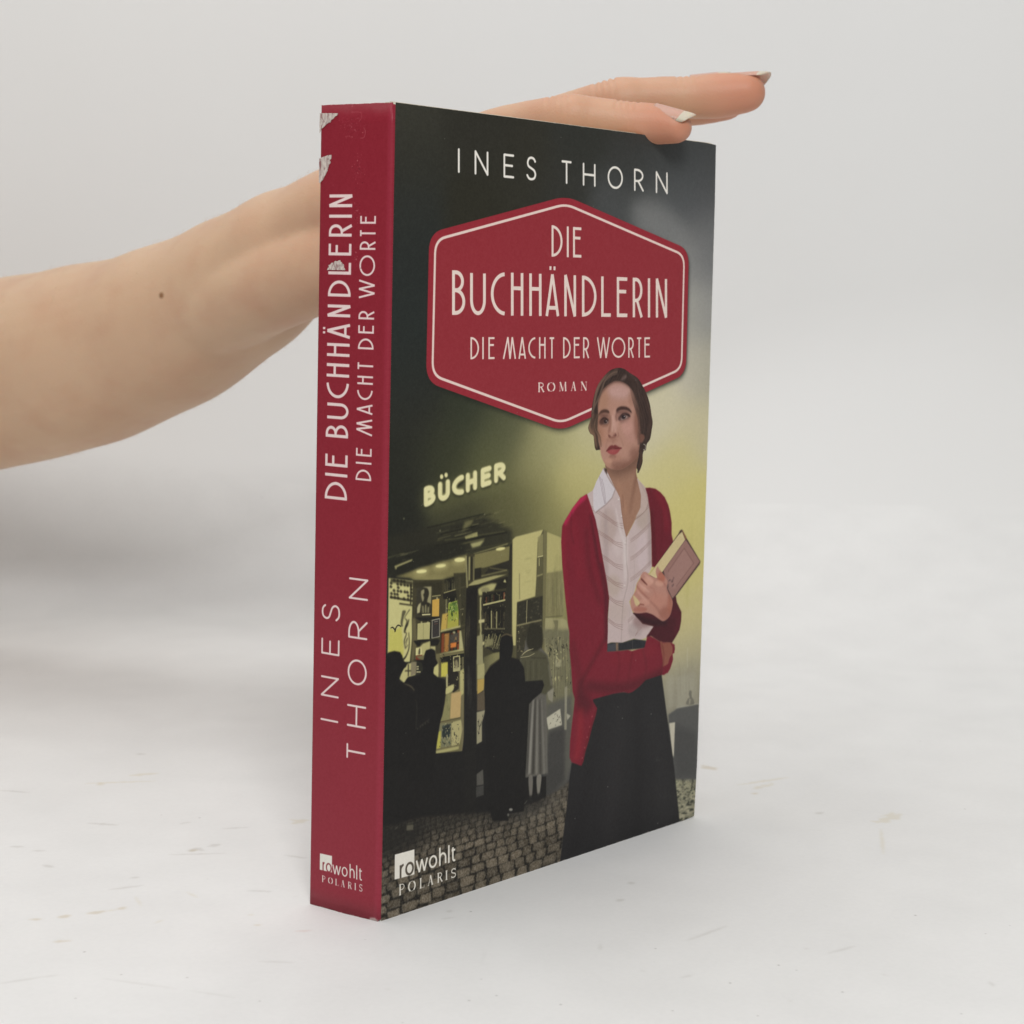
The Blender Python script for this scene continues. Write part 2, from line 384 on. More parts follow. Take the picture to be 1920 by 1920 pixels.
    cv.fill('I', [285, 205, 600, 80, 600, 110, 330, 225, 320, 265, 300, 265], (168, 162, 112), .8, .08)
    # left poster
    cv.fill('I', [180, 420, 620, 470, 600, 1160, 610, 1500, 580, 1760, 560, 1930, 160, 1930], (196, 190, 132), 1, .1)
    cv.fill('I', [190, 1320, 290, 1370, 410, 1290, 450, 1700, 430, 1930, 170, 1930], (190, 184, 98), 1, .1)
    rr = np.random.RandomState(5)
    for r in range(6):
        for c in range(7):
            if rr.rand() < .25: continue
            x, y = 225 + c * 60 + rr.uniform(-8, 8), 455 + r * 62 + c * 8
            cv.fill('I', [x - 26, y - 18, x, y - 34, x + 22, y - 10, x + 28, y + 12, x + 4, y + 26, x - 20, y + 14], (44, 40, 30), .9, .08)
    cv.fill('I', [210, 425, 620, 480, 620, 560, 380, 520, 210, 500], (40, 37, 28), .8, .2)
    cv.line('I', [205, 765, 620, 835], .5, (50, 46, 34), .9, .1); cv.line('I', [370, 880, 620, 915], .4, (50, 46, 34), .9, .1); cv.line('I', [580, 520, 575, 900], .5, (44, 40, 30), .9, .1)
    cv.line('I', [215, 1325, 250, 1308, 290, 1350, 295, 1380, 310, 1320, 350, 1270, 405, 1295], (.25, .4, .3), (34, 32, 26), 1, .04, True)
    cv.line('I', [560, 985, 470, 1130, 510, 1200, 460, 1380, 500, 1420, 460, 1560, 480, 1700], (.3, .15, .5, .2, .4, .1), (60, 58, 44), .9, .05, True)
    cv.fill('I', [430, 1010, 490, 1020, 455, 1120, 430, 1250, 440, 1290, 400, 1280, 395, 1200, 410, 1120], (86, 82, 60), .95, .08, True)
    cv.line('I', [545, 1160, 520, 1250, 490, 1310, 470, 1400], (.2, .7, .3), (40, 38, 30), .9, .05, True)
    cv.line('I', [540, 1400, 550, 1560, 540, 1700, 490, 1830, 430, 1900], (.2, .3, .4, .7), (44, 42, 32), .9, .05, True)
    cv.line('I', [470, 1600, 520, 1500, 480, 1680, 530, 1620], .2, (60, 56, 42), .8, .05, True)
    # shelves wall between
    cv.fill('I', [620, 460, 1180, 450, 1560, 330, 1560, 1930, 570, 1930, 600, 1500, 610, 1100], (66, 62, 44), 1, .1)
    cv.fill('I', [620, 500, 1150, 470, 1130, 740, 960, 740, 960, 600, 660, 600], (52, 49, 35), 1, .2)
    cv.fill('I', [600, 1140, 660, 1140, 700, 1540, 620, 1930, 580, 1930, 610, 1500], (104, 97, 68), .9, .15)
    # framed portrait print (generic man)
    cv.fill('I', [690, 590, 950, 570, 945, 1110, 660, 1130], (58, 55, 44), 1, .05)
    cv.fill('I', [800, 580, 950, 572, 940, 900, 870, 860, 900, 700, 880, 620], (150, 144, 108), 1, .08)
    cv.fill('I', [765, 660, 800, 615, 860, 600, 900, 660, 895, 750, 860, 800, 860, 850, 940, 900, 930, 1060, 680, 1060, 700, 930, 765, 870, 770, 760], (46, 43, 34), 1, .05, True)
    cv.fill('I', [768, 650, 815, 625, 820, 690, 800, 720, 815, 780, 790, 850, 770, 770, 762, 700], (150, 144, 110), .95, .08, True)
    cv.fill('I', [690, 960, 715, 900, 760, 860, 740, 1040, 690, 1060], (190, 184, 140), .9, .08)
    for k in range(7): cv.line('I', [770 + k * 25, 900 + (k % 3) * 20, 780 + k * 22, 1050], .35, (176, 170, 126) if k % 2 else (90, 86, 64), .9, .05)
    cv.fill('I', [780, 1070, 930, 1062, 928, 1085, 780, 1094], (200, 194, 146), 1, .03)
    cv.fill('I', [965, 815, 1090, 790, 1085, 1110, 960, 1115], (196, 158, 78), 1, .04); cv.blob('I', 1050, 785, 15, 20, (200, 190, 140), .9, .05)
    cv.fill('I', [650, 1130, 1100, 1115, 1090, 1145, 950, 1170, 900, 1200, 740, 1190], (34, 33, 30), 1, .06)
    cv.fill('I', [955, 1175, 1100, 1140, 1100, 1480, 950, 1510], (150, 146, 128), 1, .03); cv.fill('I', [968, 1190, 1090, 1160, 1088, 1465, 965, 1495], (56, 52, 50), 1, .03)
    cv.line('I', [1000, 1210, 1065, 1195], .25, (140, 132, 120), .8, .04); cv.line('I', [1000, 1250, 1065, 1238], .15, (120, 80, 70), .8, .04)
    cv.fill('I', [920, 1200, 955, 1200, 950, 1510, 915, 1510], (34, 32, 28), 1, .04)
    cv.fill('I', [700, 1240, 925, 1215, 915, 1520, 695, 1530], (176, 170, 118), 1, .04); cv.line('I', [805, 1240, 800, 1520], .15, (130, 124, 84), .9, .04)
    for x in (770, 885): cv.blob('I', x, 1222, 14, 20, (200, 195, 140), .9, .05)
    cv.fill('I', [620, 1550, 1060, 1515, 1100, 1540, 1060, 1630, 940, 1640, 930, 1560, 760, 1580, 740, 1650, 690, 1640], (32, 31, 27), 1, .06)
    cv.fill('I', [740, 1660, 800, 1600, 925, 1555, 925, 1700, 850, 1740, 790, 1900, 670, 1900, 670, 1680], (178, 172, 118), 1, .1)
    cv.fill('I', [670, 1680, 770, 1670, 780, 1800, 665, 1815], (202, 196, 140), 1, .04); cv.fill('I', [725, 1700, 745, 1690, 742, 1790, 715, 1790], (50, 44, 36), .9, .05, True)
    cv.fill('I', [668, 1815, 785, 1800, 780, 1900, 668, 1900], (118, 52, 36), 1, .04)
    cv.fill('I', [930, 1650, 1020, 1650, 1020, 1860, 930, 1750], (188, 182, 130), .9, .06)
    # second bay
    books(cv, 'I', [1190, 450, 1560, 350, 1560, 570, 1180, 690], 14, rng, [(86, 82, 60), (64, 60, 44), (104, 98, 70)])
    cv.fill('I', [1190, 440, 1450, 380, 1450, 520, 1200, 500], (40, 38, 30), .6, .4)
    books(cv, 'I', [1200, 760, 1560, 700, 1560, 1240, 1200, 1300], 10, rng, [(80, 78, 58), (120, 115, 82), (60, 60, 48)])
    cv.fill('I', [1150, 690, 1560, 600, 1560, 760, 1160, 800], (34, 33, 28), .9, .1)
    for L in ([1170, 690, 1560, 570], [960, 750, 1115, 730]): cv.line('I', L, .3, (140, 134, 94), 1, .04)
    cv.fill('I', [1255, 870, 1440, 815, 1435, 1290, 1225, 1335], (150, 158, 66), 1, .04)
    cv.fill('I', [1275, 880, 1425, 835, 1425, 1010, 1275, 1040], (104, 130, 58), 1, .05)
    scribble(cv, 'I', [1275, 860, 1425, 835, 1425, 1180, 1275, 1190], 26, rng, [(46, 62, 34), (170, 178, 96), (60, 84, 40), (34, 40, 30)], .9, .2, .04)
    cv.fill('I', [1230, 1210, 1435, 1160, 1435, 1290, 1225, 1335], (164, 160, 72), 1, .04)
    cv.fill('I', [1145, 1070, 1250, 1045, 1225, 1345, 1115, 1365], (186, 158, 80), 1, .05); cv.line('I', [1245, 1050, 1222, 1340], .2, (110, 96, 54), .9, .05)
    cv.line('I', [1462, 400, 1462, 1290], .45, (162, 156, 110), 1, .06)
    cv.line('I', [1110, 1385, 1560, 1270], .6, (186, 180, 122), 1, .05); cv.line('I', [1110, 1405, 1560, 1295], .3, (60, 56, 40), 1, .06)
    books(cv, 'I', [1120, 1410, 1560, 1320, 1560, 1680, 1110, 1770], 9, rng, [(120, 60, 36), (150, 110, 70), (90, 86, 66), (60, 54, 44)])
    cv.fill('I', [1130, 1420, 1185, 1410, 1175, 1760, 1120, 1770], (130, 66, 38), .9, .05); cv.fill('I', [1190, 1420, 1270, 1410, 1255, 1740, 1180, 1755], (168, 120, 62), .9, .05)
    cv.fill('I', [1290, 1590, 1400, 1570, 1395, 1660, 1290, 1680], (206, 122, 58), 1, .05); cv.fill('I', [1290, 1440, 1440, 1400, 1440, 1560, 1290, 1590], (70, 66, 60), 1, .08)
    cv.blob('I', 1355, 1400, 26, 20, (190, 184, 140), .9, .05); cv.fill('I', [1450, 1370, 1555, 1340, 1550, 1690, 1445, 1715], (176, 172, 124), 1, .05)
    scribble(cv, 'I', [1150, 1420, 1450, 1380, 1440, 1700, 1130, 1760], 22, rng, [(60, 44, 34), (190, 150, 90), (96, 80, 60)], .6, .1, .04)
    cv.line('I', [1095, 1805, 1560, 1700], .6, (186, 180, 124), 1, .05)
    # lower left window (frame K)
    cv.fill('K', [600, 90, 1400, 0, 1400, 700, 1390, 1640, 930, 1690, 940, 1300, 1100, 700, 1100, 450], (110, 104, 72), 1, .05)
    books(cv, 'K', [1000, 110, 1400, 40, 1400, 330, 1000, 420], 8, rng, [(70, 66, 50), (120, 114, 84), (50, 48, 40)])
    cv.fill('K', [340, 460, 400, 300, 480, 210, 600, 190, 600, 400, 470, 440, 415, 530], (186, 180, 124), 1, .1)
    cv.fill('K', [530, 190, 620, 180, 610, 380, 520, 420], (130, 122, 96), 1, .1); cv.line('K', [485, 220, 485, 420], .4, (50, 46, 36), .9, .05); cv.line('K', [430, 330, 530, 330], .35, (50, 46, 36), .9, .05)
    for y in (262, 300, 348): cv.line('K', [618, y, 655 + (y > 340) * 30, y], .4, (170, 164, 126), .9, .03)
    cv.fill('K', [885, 300, 930, 220, 975, 205, 975, 430, 910, 400], (190, 184, 124), 1, .08, True)
    cv.fill('K', [1020, 200, 1130, 185, 1130, 420, 1015, 430], (192, 184, 84), 1, .05); cv.line('K', [1000, 130, 1000, 430], .8, (96, 90, 62), 1, .08)
    cv.fill('K', [1140, 200, 1210, 180, 1310, 330, 1310, 620, 1220, 690, 1130, 560], (40, 37, 32), 1, .08)
    cv.fill('K', [1215, 95, 1330, 75, 1330, 330, 1215, 345], (170, 164, 120), 1, .04); cv.fill('K', [1235, 110, 1312, 98, 1312, 270, 1235, 285], (50, 46, 38), 1, .04)
    cv.fill('K', [1250, 170, 1280, 150, 1300, 200, 1300, 280, 1245, 285], (140, 132, 100), .9, .05, True)
    cv.line('K', [1116, 380, 1116, 590], .5, (170, 164, 120), 1, .04)
    cv.fill('K', [1090, 620, 1225, 550, 1220, 640, 1160, 690, 1095, 710], (186, 180, 124), 1, .08, True)
    cv.fill('K', [1330, 330, 1392, 290, 1388, 700, 1330, 760], (176, 170, 116), 1, .06)
    cv.fill('K', [1110, 720, 1190, 690, 1160, 1130, 1000, 1160, 1060, 980], (134, 130, 88), 1, .06); scribble(cv, 'K', [1110, 720, 1185, 700, 1150, 1050, 1070, 1060], 12, rng, [(84, 84, 60), (150, 146, 104)], .6, .2, .05)
    cv.fill('K', [1185, 700, 1350, 660, 1335, 1090, 1165, 1115], (184, 158, 108), 1, .05)
    cv.line('K', [1000, 1170, 1340, 1095], .3, (90, 82, 58), .9, .04)
    cv.fill('K', [980, 1195, 1190, 1165, 1180, 1560, 940, 1600, 960, 1330], (120, 118, 88), 1, .05)
    cv.fill('K', [950, 1340, 1020, 1310, 1010, 1590, 945, 1605], (178, 172, 82), 1, .05); cv.fill('K', [1040, 1230, 1180, 1195, 1170, 1400, 1040, 1440], (48, 54, 50), 1, .06)
    scribble(cv, 'K', [1040, 1210, 1185, 1190, 1180, 1550, 1030, 1590], 40, rng, [(40, 54, 50), (150, 150, 118), (70, 90, 80), (110, 112, 86)], .85, .13, .04)
    cv.fill('K', [1190, 1170, 1345, 1130, 1375, 1290, 1360, 1340, 1320, 1530, 1190, 1560], (172, 164, 116), 1, .06)
    scribble(cv, 'K', [1200, 1250, 1330, 1240, 1310, 1520, 1200, 1550], 26, rng, [(50, 48, 40), (90, 86, 66), (150, 144, 108)], .85, .14, .04)
    cv.fill('K', [940, 1640, 1310, 1560, 1310, 1610, 1120, 1650, 940, 1690], (168, 162, 110), 1, .06)
    cv.line('K', [1365, 720, 1370, 1640], .5, (120, 112, 92), .6, .1); cv.line('K', [925, 1740, 1060, 1725], .7, (84, 80, 64), .8, .12); cv.line('K', [915, 1795, 1060, 1775], .6, (70, 66, 54), .7, .12)
    # door bay (frame J)
    cv.fill('J', [0, 700, 170, 690, 180, 440, 290, 430, 780, 320, 800, 300, 800, 1700, 330, 1900, 160, 1900], (60, 57, 41), .9, .1)
    cv.fill('J', [290, 440, 780, 325, 780, 520, 440, 620, 290, 640], (122, 116, 76), 1, .12)
    cv.blob('J', 650, 362, 66, 22, (218, 210, 146), 1, .14, -10); cv.blob('J', 85, 510, 72, 26, (222, 215, 152), 1, .12, -4)
    cv.fill('J', [290, 640, 385, 620, 385, 760, 290, 780], (42, 40, 32), 1, .06); cv.fill('J', [440, 690, 500, 620, 780, 520, 780, 640, 600, 690, 430, 730], (44, 42, 34), 1, .12)
    cv.line('J', [500, 625, 740, 660], .3, (108, 102, 70), .8, .06); cv.line('J', [385, 740, 740, 655], .4, (124, 118, 80), .8, .06)
    cv.fill('J', [185, 460, 290, 430, 290, 800, 180, 960], (66, 62, 44), 1, .05)
    for x, w, c in ((195, .4, (34, 33, 26)), (222, .6, (150, 144, 100)), (250, .5, (40, 38, 30)), (284, .25, (160, 154, 108))): cv.line('J', [x, 470, x - 4, 800], w, c, .95, .05)
    cv.fill('J', [210, 860, 290, 800, 560, 735, 740, 715, 560, 780, 330, 860, 200, 880], (160, 154, 106), 1, .1)
    cv.fill('J', [200, 880, 340, 860, 780, 740, 790, 900, 400, 950, 340, 1000, 200, 1100], (38, 36, 29), 1, .1)
    cv.fill('J', [340, 920, 400, 880, 520, 840, 600, 840, 560, 930, 370, 1010, 345, 990], (188, 182, 124), .9, .15); cv.blob('J', 440, 930, 60, 40, (110, 106, 80), .6, .3)
    cv.fill('J', [690, 820, 712, 780, 730, 830], (220, 212, 150), .9, .08)
    cv.fill('J', [400, 960, 730, 940, 720, 1780, 560, 1800, 400, 1700], (44, 42, 34), 1, .1)
    books(cv, 'J', [420, 1010, 720, 945, 715, 1070, 420, 1130], 12, rng, [(150, 144, 104), (90, 84, 60), (60, 54, 42), (110, 70, 50)])
    books(cv, 'J', [420, 1200, 720, 1190, 712, 1460, 425, 1470], 16, rng, [(150, 144, 104), (72, 66, 50), (60, 54, 42), (50, 46, 38)])
    books(cv, 'J', [400, 1540, 690, 1520, 640, 1760, 400, 1700], 16, rng, [(150, 144, 104), (84, 80, 58), (120, 114, 82)], lean=1.2)
    cv.line('J', [410, 1140, 720, 1068], .5, (172, 166, 118), 1, .04); cv.fill('J', [420, 1150, 715, 1170, 715, 1210, 560, 1210, 430, 1180], (36, 34, 28), 1, .08)
    cv.line('J', [430, 1470, 715, 1470], .4, (120, 114, 84), .9, .05); cv.fill('J', [420, 1480, 715, 1480, 700, 1520, 430, 1540], (34, 32, 27), 1, .06)
    cv.line('J', [375, 1030, 375, 1880], .6, (168, 162, 116), 1, .05); cv.line('J', [350, 1370, 430, 1355], .9, (190, 182, 134), 1, .06); cv.line('J', [345, 1690, 430, 1665], .9, (186, 178, 130), 1, .06)
    cv.fill('J', [340, 1740, 400, 1730, 400, 1900, 335, 1900], (160, 154, 112), 1, .05); cv.fill('J', [430, 1620, 550, 1600, 545, 1690, 430, 1730], (130, 126, 90), .9, .08)
    # pillars
    cv.fill('J', [180, 900, 330, 900, 330, 1200, 320, 1900, 155, 1900], (33, 31, 28), 1, .08)
    streaks(cv, 'J', [190, 1200, 240, 1200, 230, 1900, 170, 1900], 14, rng, [(86, 80, 60), (110, 104, 80)], .5, .2, .05)
    cv.line('J', [175, 460, 190, 900], .6, (150, 144, 102), .9, .08)
    cv.fill('J', [780, 300, 820, 280, 815, 1900, 700, 1550, 720, 1000, 760, 700], (46, 44, 35), 1, .1)
    # right bay of the shop
    cv.fill('J', [815, 230, 850, 200, 1250, 95, 1250, 1900, 800, 1900], (84, 80, 56), 1, .1)
    cv.fill('J', [818, 235, 860, 195, 1240, 95, 1165, 270, 1150, 700, 1130, 1020, 880, 1100, 860, 1700, 815, 1700, 812, 1000], (186, 178, 122), 1, .08)
    cv.fill('J', [1165, 200, 1240, 150, 1240, 460, 1165, 480], (140, 134, 92), .9, .12); cv.fill('J', [1155, 490, 1240, 470, 1235, 700, 1150, 740], (92, 88, 62), 1, .08)
    cv.line('J', [1165, 475, 1240, 458], .3, (186, 180, 130), 1, .04); cv.line('J', [1185, 490, 1185, 600], .3, (170, 164, 116), 1, .04); cv.line('J', [1155, 740, 1235, 712], .35, (160, 154, 106), .9, .05)
    streaks(cv, 'J', [940, 500, 1130, 480, 1110, 1000, 920, 1040], 18, rng, [(150, 144, 96), (196, 190, 134)], .35, .4, .1, False, (.1, .5))
    cv.line('J', [912, 700, 915, 1060], .3, (110, 104, 74), .7, .08)
    cv.fill('J', [880, 1105, 1240, 1010, 1235, 1350, 880, 1420], (50, 48, 38), 1, .06)
    scribble(cv, 'J', [885, 1110, 1235, 1030, 1230, 1340, 885, 1410], 46, rng, [(110, 104, 78), (150, 142, 108), (34, 32, 28)], .7, .06, .05)
    cv.line('J', [1018, 1075, 1008, 1390], .25, (160, 152, 112), .9, .04); cv.line('J', [875, 1425, 1220, 1345], .35, (160, 152, 112), .9, .05)
    cv.fill('J', [875, 1440, 1235, 1360, 1230, 1900, 870, 1900], (58, 55, 42), 1, .08)
    scribble(cv, 'J', [880, 1440, 1100, 1400, 1090, 1900, 870, 1900], 40, rng, [(110, 104, 78), (150, 142, 108), (40, 38, 32)], .7, .07, .05)
    cv.fill('J', [1250, 95, 1295, 120, 1270, 1900, 1225, 1900], (112, 107, 74), 1, .1)
    cv.fill('J', [1295, 130, 1500, 210, 1500, 680, 1290, 700], (174, 166, 112), 1, .12)
    cv.fill('J', [1290, 700, 1510, 660, 1530, 1290, 1275, 1300], (128, 122, 86), 1, .2)
    streaks(cv, 'J', [1290, 700, 1510, 660, 1520, 1290, 1280, 1290], 40, rng, [(96, 92, 66), (156, 150, 108)], .5, .35, .1)
    cv.line('J', [1275, 1310, 1510, 1290], .3, (90, 86, 64), .9, .08)
    cv.fill('J', [1270, 1320, 1510, 1325, 1560, 1350, 1600, 1500, 1590, 1900, 1260, 1900], (158, 152, 112), 1, .1)
    cv.fill('J', [1380, 1350, 1450, 1350, 1440, 1500, 1380, 1600, 1400, 1420], (112, 108, 80), .9, .12); cv.fill('J', [1300, 1480, 1360, 1480, 1350, 1700, 1290, 1700], (96, 92, 70), .8, .1)
    streaks(cv, 'J', [1270, 1600, 1590, 1560, 1590, 1920, 1260, 1920], 40, rng, [(100, 96, 72), (166, 160, 124), (130, 126, 96)], .6, .35, .1)
    # right lower area behind the couple (frame G)
    cv.fill('G', [1440, 0, 1680, 0, 1690, 400, 1720, 600, 1700, 900, 1690, 1150, 1640, 1300, 1480, 1400, 1470, 900, 1500, 600, 1500, 250], (112, 109, 84), 1, .4)
    streaks(cv, 'G', [1490, 0, 1680, 0, 1700, 620, 1500, 640], 60, rng, [(136, 131, 96), (90, 87, 66), (158, 153, 116), (76, 74, 56)], .55, .4, .1)
    cv.fill('G', [1560, 260, 1610, 260, 1600, 320, 1560, 320], (160, 156, 124), .8, .1)
    cv.fill('G', [1480, 640, 1700, 560, 1700, 1200, 1660, 1350, 1400, 1480, 1480, 1200], (86, 85, 80), .9, .6)
    cv.fill('G', [1480, 760, 1600, 680, 1615, 820, 1500, 860], (190, 186, 166), .95, .05); scribble(cv, 'G', [1490, 760, 1600, 690, 1610, 820, 1500, 850], 14, rng, [(70, 68, 60), (120, 116, 104)], .8, .14, .04)
    cv.fill('G', [1500, 880, 1640, 830, 1640, 1300, 1500, 1440, 1440, 1440], (62, 61, 59), .9, .5)
    cv.fill('G', [1640, 500, 1660, 480, 1655, 860, 1635, 860], (160, 156, 134), .7, .12); cv.fill('G', [1655, 720, 1690, 740, 1660, 780], (180, 176, 156), .8, .06)
    # small things in the shop windows
    for f, Q_, n, sz in (('I', [1200, 760, 1560, 700, 1560, 1240, 1200, 1300], 30, .07), ('K', [1000, 60, 1390, 30, 1390, 640, 1130, 560], 46, .06), ('K', [960, 1200, 1350, 1140, 1330, 1560, 950, 1600], 50, .06), ('J', [420, 950, 720, 940, 715, 1780, 400, 1800], 90, .035),
                         ('J', [1260, 1600, 1590, 1560, 1590, 1920, 1260, 1920], 50, .06), ('J', [340, 1030, 420, 1030, 420, 1900, 335, 1900], 30, .1), ('G', [888, 60, 945, 40, 940, 700, 885, 700], 26, .1), ('G', [1490, 60, 1680, 60, 1700, 560, 1500, 600], 60, .06), ('J', [880, 1440, 1235, 1360, 1230, 1900, 870, 1900], 60, .04)):
        scribble(cv, f, Q_, n, rng, [(196, 190, 140), (40, 38, 30), (140, 134, 98), (28, 27, 23), (170, 160, 116)], .75, sz, .03)
    for k in range(46):
        x0 = rng.uniform(560, 1150); y0 = 960 - (x0 - 200) * .26 - rng.uniform(0, 150); l = rng.uniform(30, 160)
        cv.line('F', [x0, y0, x0 + l, y0 - l * .26], rng.uniform(.06, .2), [(150, 145, 100), (22, 22, 18), (96, 93, 64), (26, 26, 21)][k % 4], rng.uniform(.3, .8), .06)
    for k in range(20):
        x0 = rng.uniform(130, 360); y0 = 1110 - x0 * .28 - rng.uniform(0, 90); l = rng.uniform(20, 90); cv.line('F', [x0, y0, x0 + l, y0 - l * .28], .12, [(120, 116, 84), (26, 26, 22)][k % 2], .6, .06)
    # dark base under the windows
    cv.fill('G', [75, 430, 230, 455, 620, 500, 530, 1065, 760, 1050, 780, 900, 880, 980, 960, 970, 1300, 1270, 1480, 1260, 1480, 1440, 1300, 1520, 960, 1620, 600, 1600, 420, 1720, 60, 1760], (30, 29, 28), 1, .12)
    cv.fill('G', [780, 250, 880, 230, 880, 1600, 780, 1600], (32, 31, 29), 1, .08); streaks(cv, 'G', [800, 300, 850, 300, 850, 700, 800, 700], 16, rng, [(84, 82, 74), (60, 58, 52)], .6, .2, .05)
    cv.fill('G', [888, 60, 935, 40, 940, 300, 885, 300], (150, 146, 108), 1, .06); cv.fill('G', [890, 430, 955, 415, 945, 520, 890, 560], (176, 150, 82), 1, .06); cv.fill('G', [890, 300, 950, 290, 955, 420, 890, 430], (164, 158, 112), 1, .08)
    cv.fill('G', [890, 560, 955, 520, 960, 690, 888, 700], (90, 80, 64), 1, .06); cv.fill('G', [885, 710, 960, 690, 930, 800, 930, 960, 885, 985], (150, 144, 116), 1, .06)
    scribble(cv, 'G', [888, 720, 940, 710, 930, 960, 886, 970], 10, rng, [(44, 42, 36)], .9, .2, .04)
    cv.fill('G', [885, 1240, 940, 1200, 945, 1330, 885, 1340], (84, 82, 76), 1, .08); cv.fill('G', [880, 1350, 945, 1335, 945, 1420, 880, 1440], (64, 63, 60), 1, .08)
    # pavement
    pave = cv.fullmask('G', [50, 1700, 200, 1690, 290, 1650, 420, 1620, 640, 1600, 1000, 1580, 1180, 1560, 1400, 1480, 1560, 1400, 1690, 1300, 1700, 2500, 40, 2500], blur=.35)
    pave = np.maximum(pave, cv.fullmask('E', [1060, 1130, 1280, 1110, 1280, 1500, 1060, 1500], blur=.2))
    cv.clip = pave
    cv.fill('G', [0, 1200, 1900, 1200, 1900, 2700, 0, 2700], (42, 39, 34), 1); cv.fill('E', [1040, 1100, 1300, 1100, 1300, 1600, 1040, 1600], (66, 66, 54), 1)
    v = -13.0; row = 0
    while v < 33:
        hgt = max(.75, 3.3 - (v + 5) * .085); u = -rng.rand() * 4
        while u < 132:
            wd = hgt * rng.uniform(1.3, 2.1); cvv = v + 1.3 * sin(u * .07 + .5) + .10 * u * (1 - v / 60)
            g = min(.5, .16 * hgt)
            j = lambda k=.16: rng.uniform(-k, k) * hgt
            P = np.array([(u + g + j(), cvv + g * .7 + j(.08)), (u + wd * .5, cvv + g * .5 + j(.08)), (u + wd - g + j(), cvv + g * .7 + .1 + j(.08)), (u + wd - g * .7 + j(), cvv + hgt * .6), (u + wd - g + j(), cvv + hgt - g * .5 + j(.08)), (u + wd * .5, cvv + hgt - g * .3 + j(.08)), (u + g + j(), cvv + hgt - g * .5 + j(.08)), (u + g * .7, cvv + hgt * .5)])
            P = np.stack([P[:, 0] * PPM, (cv.hm - P[:, 1]) * PPM], 1)
            far = min(1, max(0, (cvv - 14) / 14)); br = rng.uniform(.82, 1.15)
            tone = np.array((100, 92, 79)) * br * (1 - .25 * far)
            if u > 118: tone = np.array((150, 148, 122)) * br * .95
            elif u > 75: tone = tone * 1.08
            cv.fill(None, P, tone, .9 * (1 - .35 * far), .09, raw=True)
            Pi = P.mean(0) + (P - P.mean(0)) * .6 - np.array([0, .12 * PPM]); cv.fill(None, Pi, np.clip(tone * 1.12, 0, 255), .5, .15, raw=True)
            u += wd
        v += hgt; row += 1
    n = cv.noise(3, 46) * pave[..., None]; cv.img += n
    cv.fill('G', [0, 1500, 1000, 1500, 1350, 1480, 1200, 1620, 700, 1700, 420, 1800, 200, 1950, 0, 2000], (34, 33, 31), .62, 2.2)
    cv.fill('G', [40, 1650, 420, 1650, 420, 1900, 40, 1960], (33, 32, 30), .6, 1.8)
    streaks(cv, 'G', [450, 1600, 1300, 1560, 1200, 1750, 500, 1790], 260, rng, [(120, 114, 98), (74, 70, 60), (30, 29, 27)], .45, .16, .05, True, (.05, .2))
    cv.fill('G', [1180, 1540, 1480, 1420, 1700, 1280, 1660, 1520, 1300, 1700], (108, 104, 94), .35, 2)
    cv.fill('G', [1260, 1450, 1480, 1420, 1560, 1480, 1300, 1600, 1050, 1640, 1000, 1560], (40, 39, 38), .6, 1.2)
    cv.clip = np.minimum(pave, cv.fullmask('E', [1050, 1110, 1300, 1100, 1300, 1520, 1050, 1520]))
    for k in range(420):
        x, y = rng.uniform(1060, 1270), rng.uniform(1125, 1480); z = .5 + (y - 1125) / 300; a_ = rng.uniform(8, 15) * z; b_ = rng.uniform(4, 7) * z
        cv.fill('E', [x - a_, y + b_ * .6, x - a_ * .5, y - b_, x + a_ * .6, y - b_ * 1.2, x + a_, y - b_ * .2, x + a_ * .5, y + b_, x - a_ * .6, y + b_ * 1.2], [(150, 146, 124), (128, 126, 106), (168, 163, 138), (52, 54, 46)][rng.randint(4)], .8, .06)
    cv.clip = None
    cv.fill('L', [545, 240, 655, 225, 650, 315, 545, 325], (96, 92, 78), .85, .1); cv.fill('L', [555, 205, 655, 180, 655, 205, 555, 225], (76, 73, 62), .7, .08); cv.line('L', [360, 300, 395, 265], .2, (110, 106, 96), .8, .05)
    cv.fill('L', [105, 300, 155, 310, 140, 420, 135, 600, 108, 610], (110, 102, 88), .7, .12)
    # people in front of the window
    dk = (28, 27, 26)
    cv.fill('G', [78, 300, 98, 262, 105, 225, 130, 198, 180, 185, 230, 195, 248, 225, 256, 262, 285, 300, 280, 322, 262, 335, 242, 370, 218, 400, 225, 450, 262, 465, 320, 490, 355, 525, 372, 620, 385, 900, 380, 1200, 85, 1200, 80, 600], dk, 1, .05)
    cv.fill('G', [265, 460, 300, 410, 400, 388, 425, 350, 418, 285, 370, 275, 350, 262, 430, 262, 440, 210, 450, 180, 500, 165, 530, 182, 536, 255, 555, 290, 520, 325, 512, 380, 560, 415, 612, 430, 620, 500, 612, 620, 590, 740, 545, 860, 528, 1080, 500, 1300, 300, 1300], dk, 1, .05)
    cv.line('G', [262, 465, 320, 488, 352, 525], (.15, .45, .3), (92, 84, 66), .8, .1, True)
    cv.line('G', [360, 600, 372, 660, 365, 860], .25, (70, 66, 56), .5, .1, True); cv.line('G', [400, 830, 480, 770], .25, (70, 66, 56), .6, .08); cv.line('G', [78, 300, 105, 285], .3, (150, 144, 120), .8, .05)
    for k in range(5): cv.blob('G', 380 + k * 22, 850 - k * 14, 5, 9, (80, 75, 62), .6, .06)
    # pair at the right
    cv.fill('G', [1255, 235, 1290, 185, 1310, 60, 1350, -40, 1430, -20, 1450, 100, 1430, 150, 1490, 220, 1522, 400, 1535, 500, 1480, 560, 1485, 800, 1492, 1230, 1420, 1252, 1300, 1270, 1322, 900, 1335, 600, 1300, 450], (94, 91, 84), 1, .1)
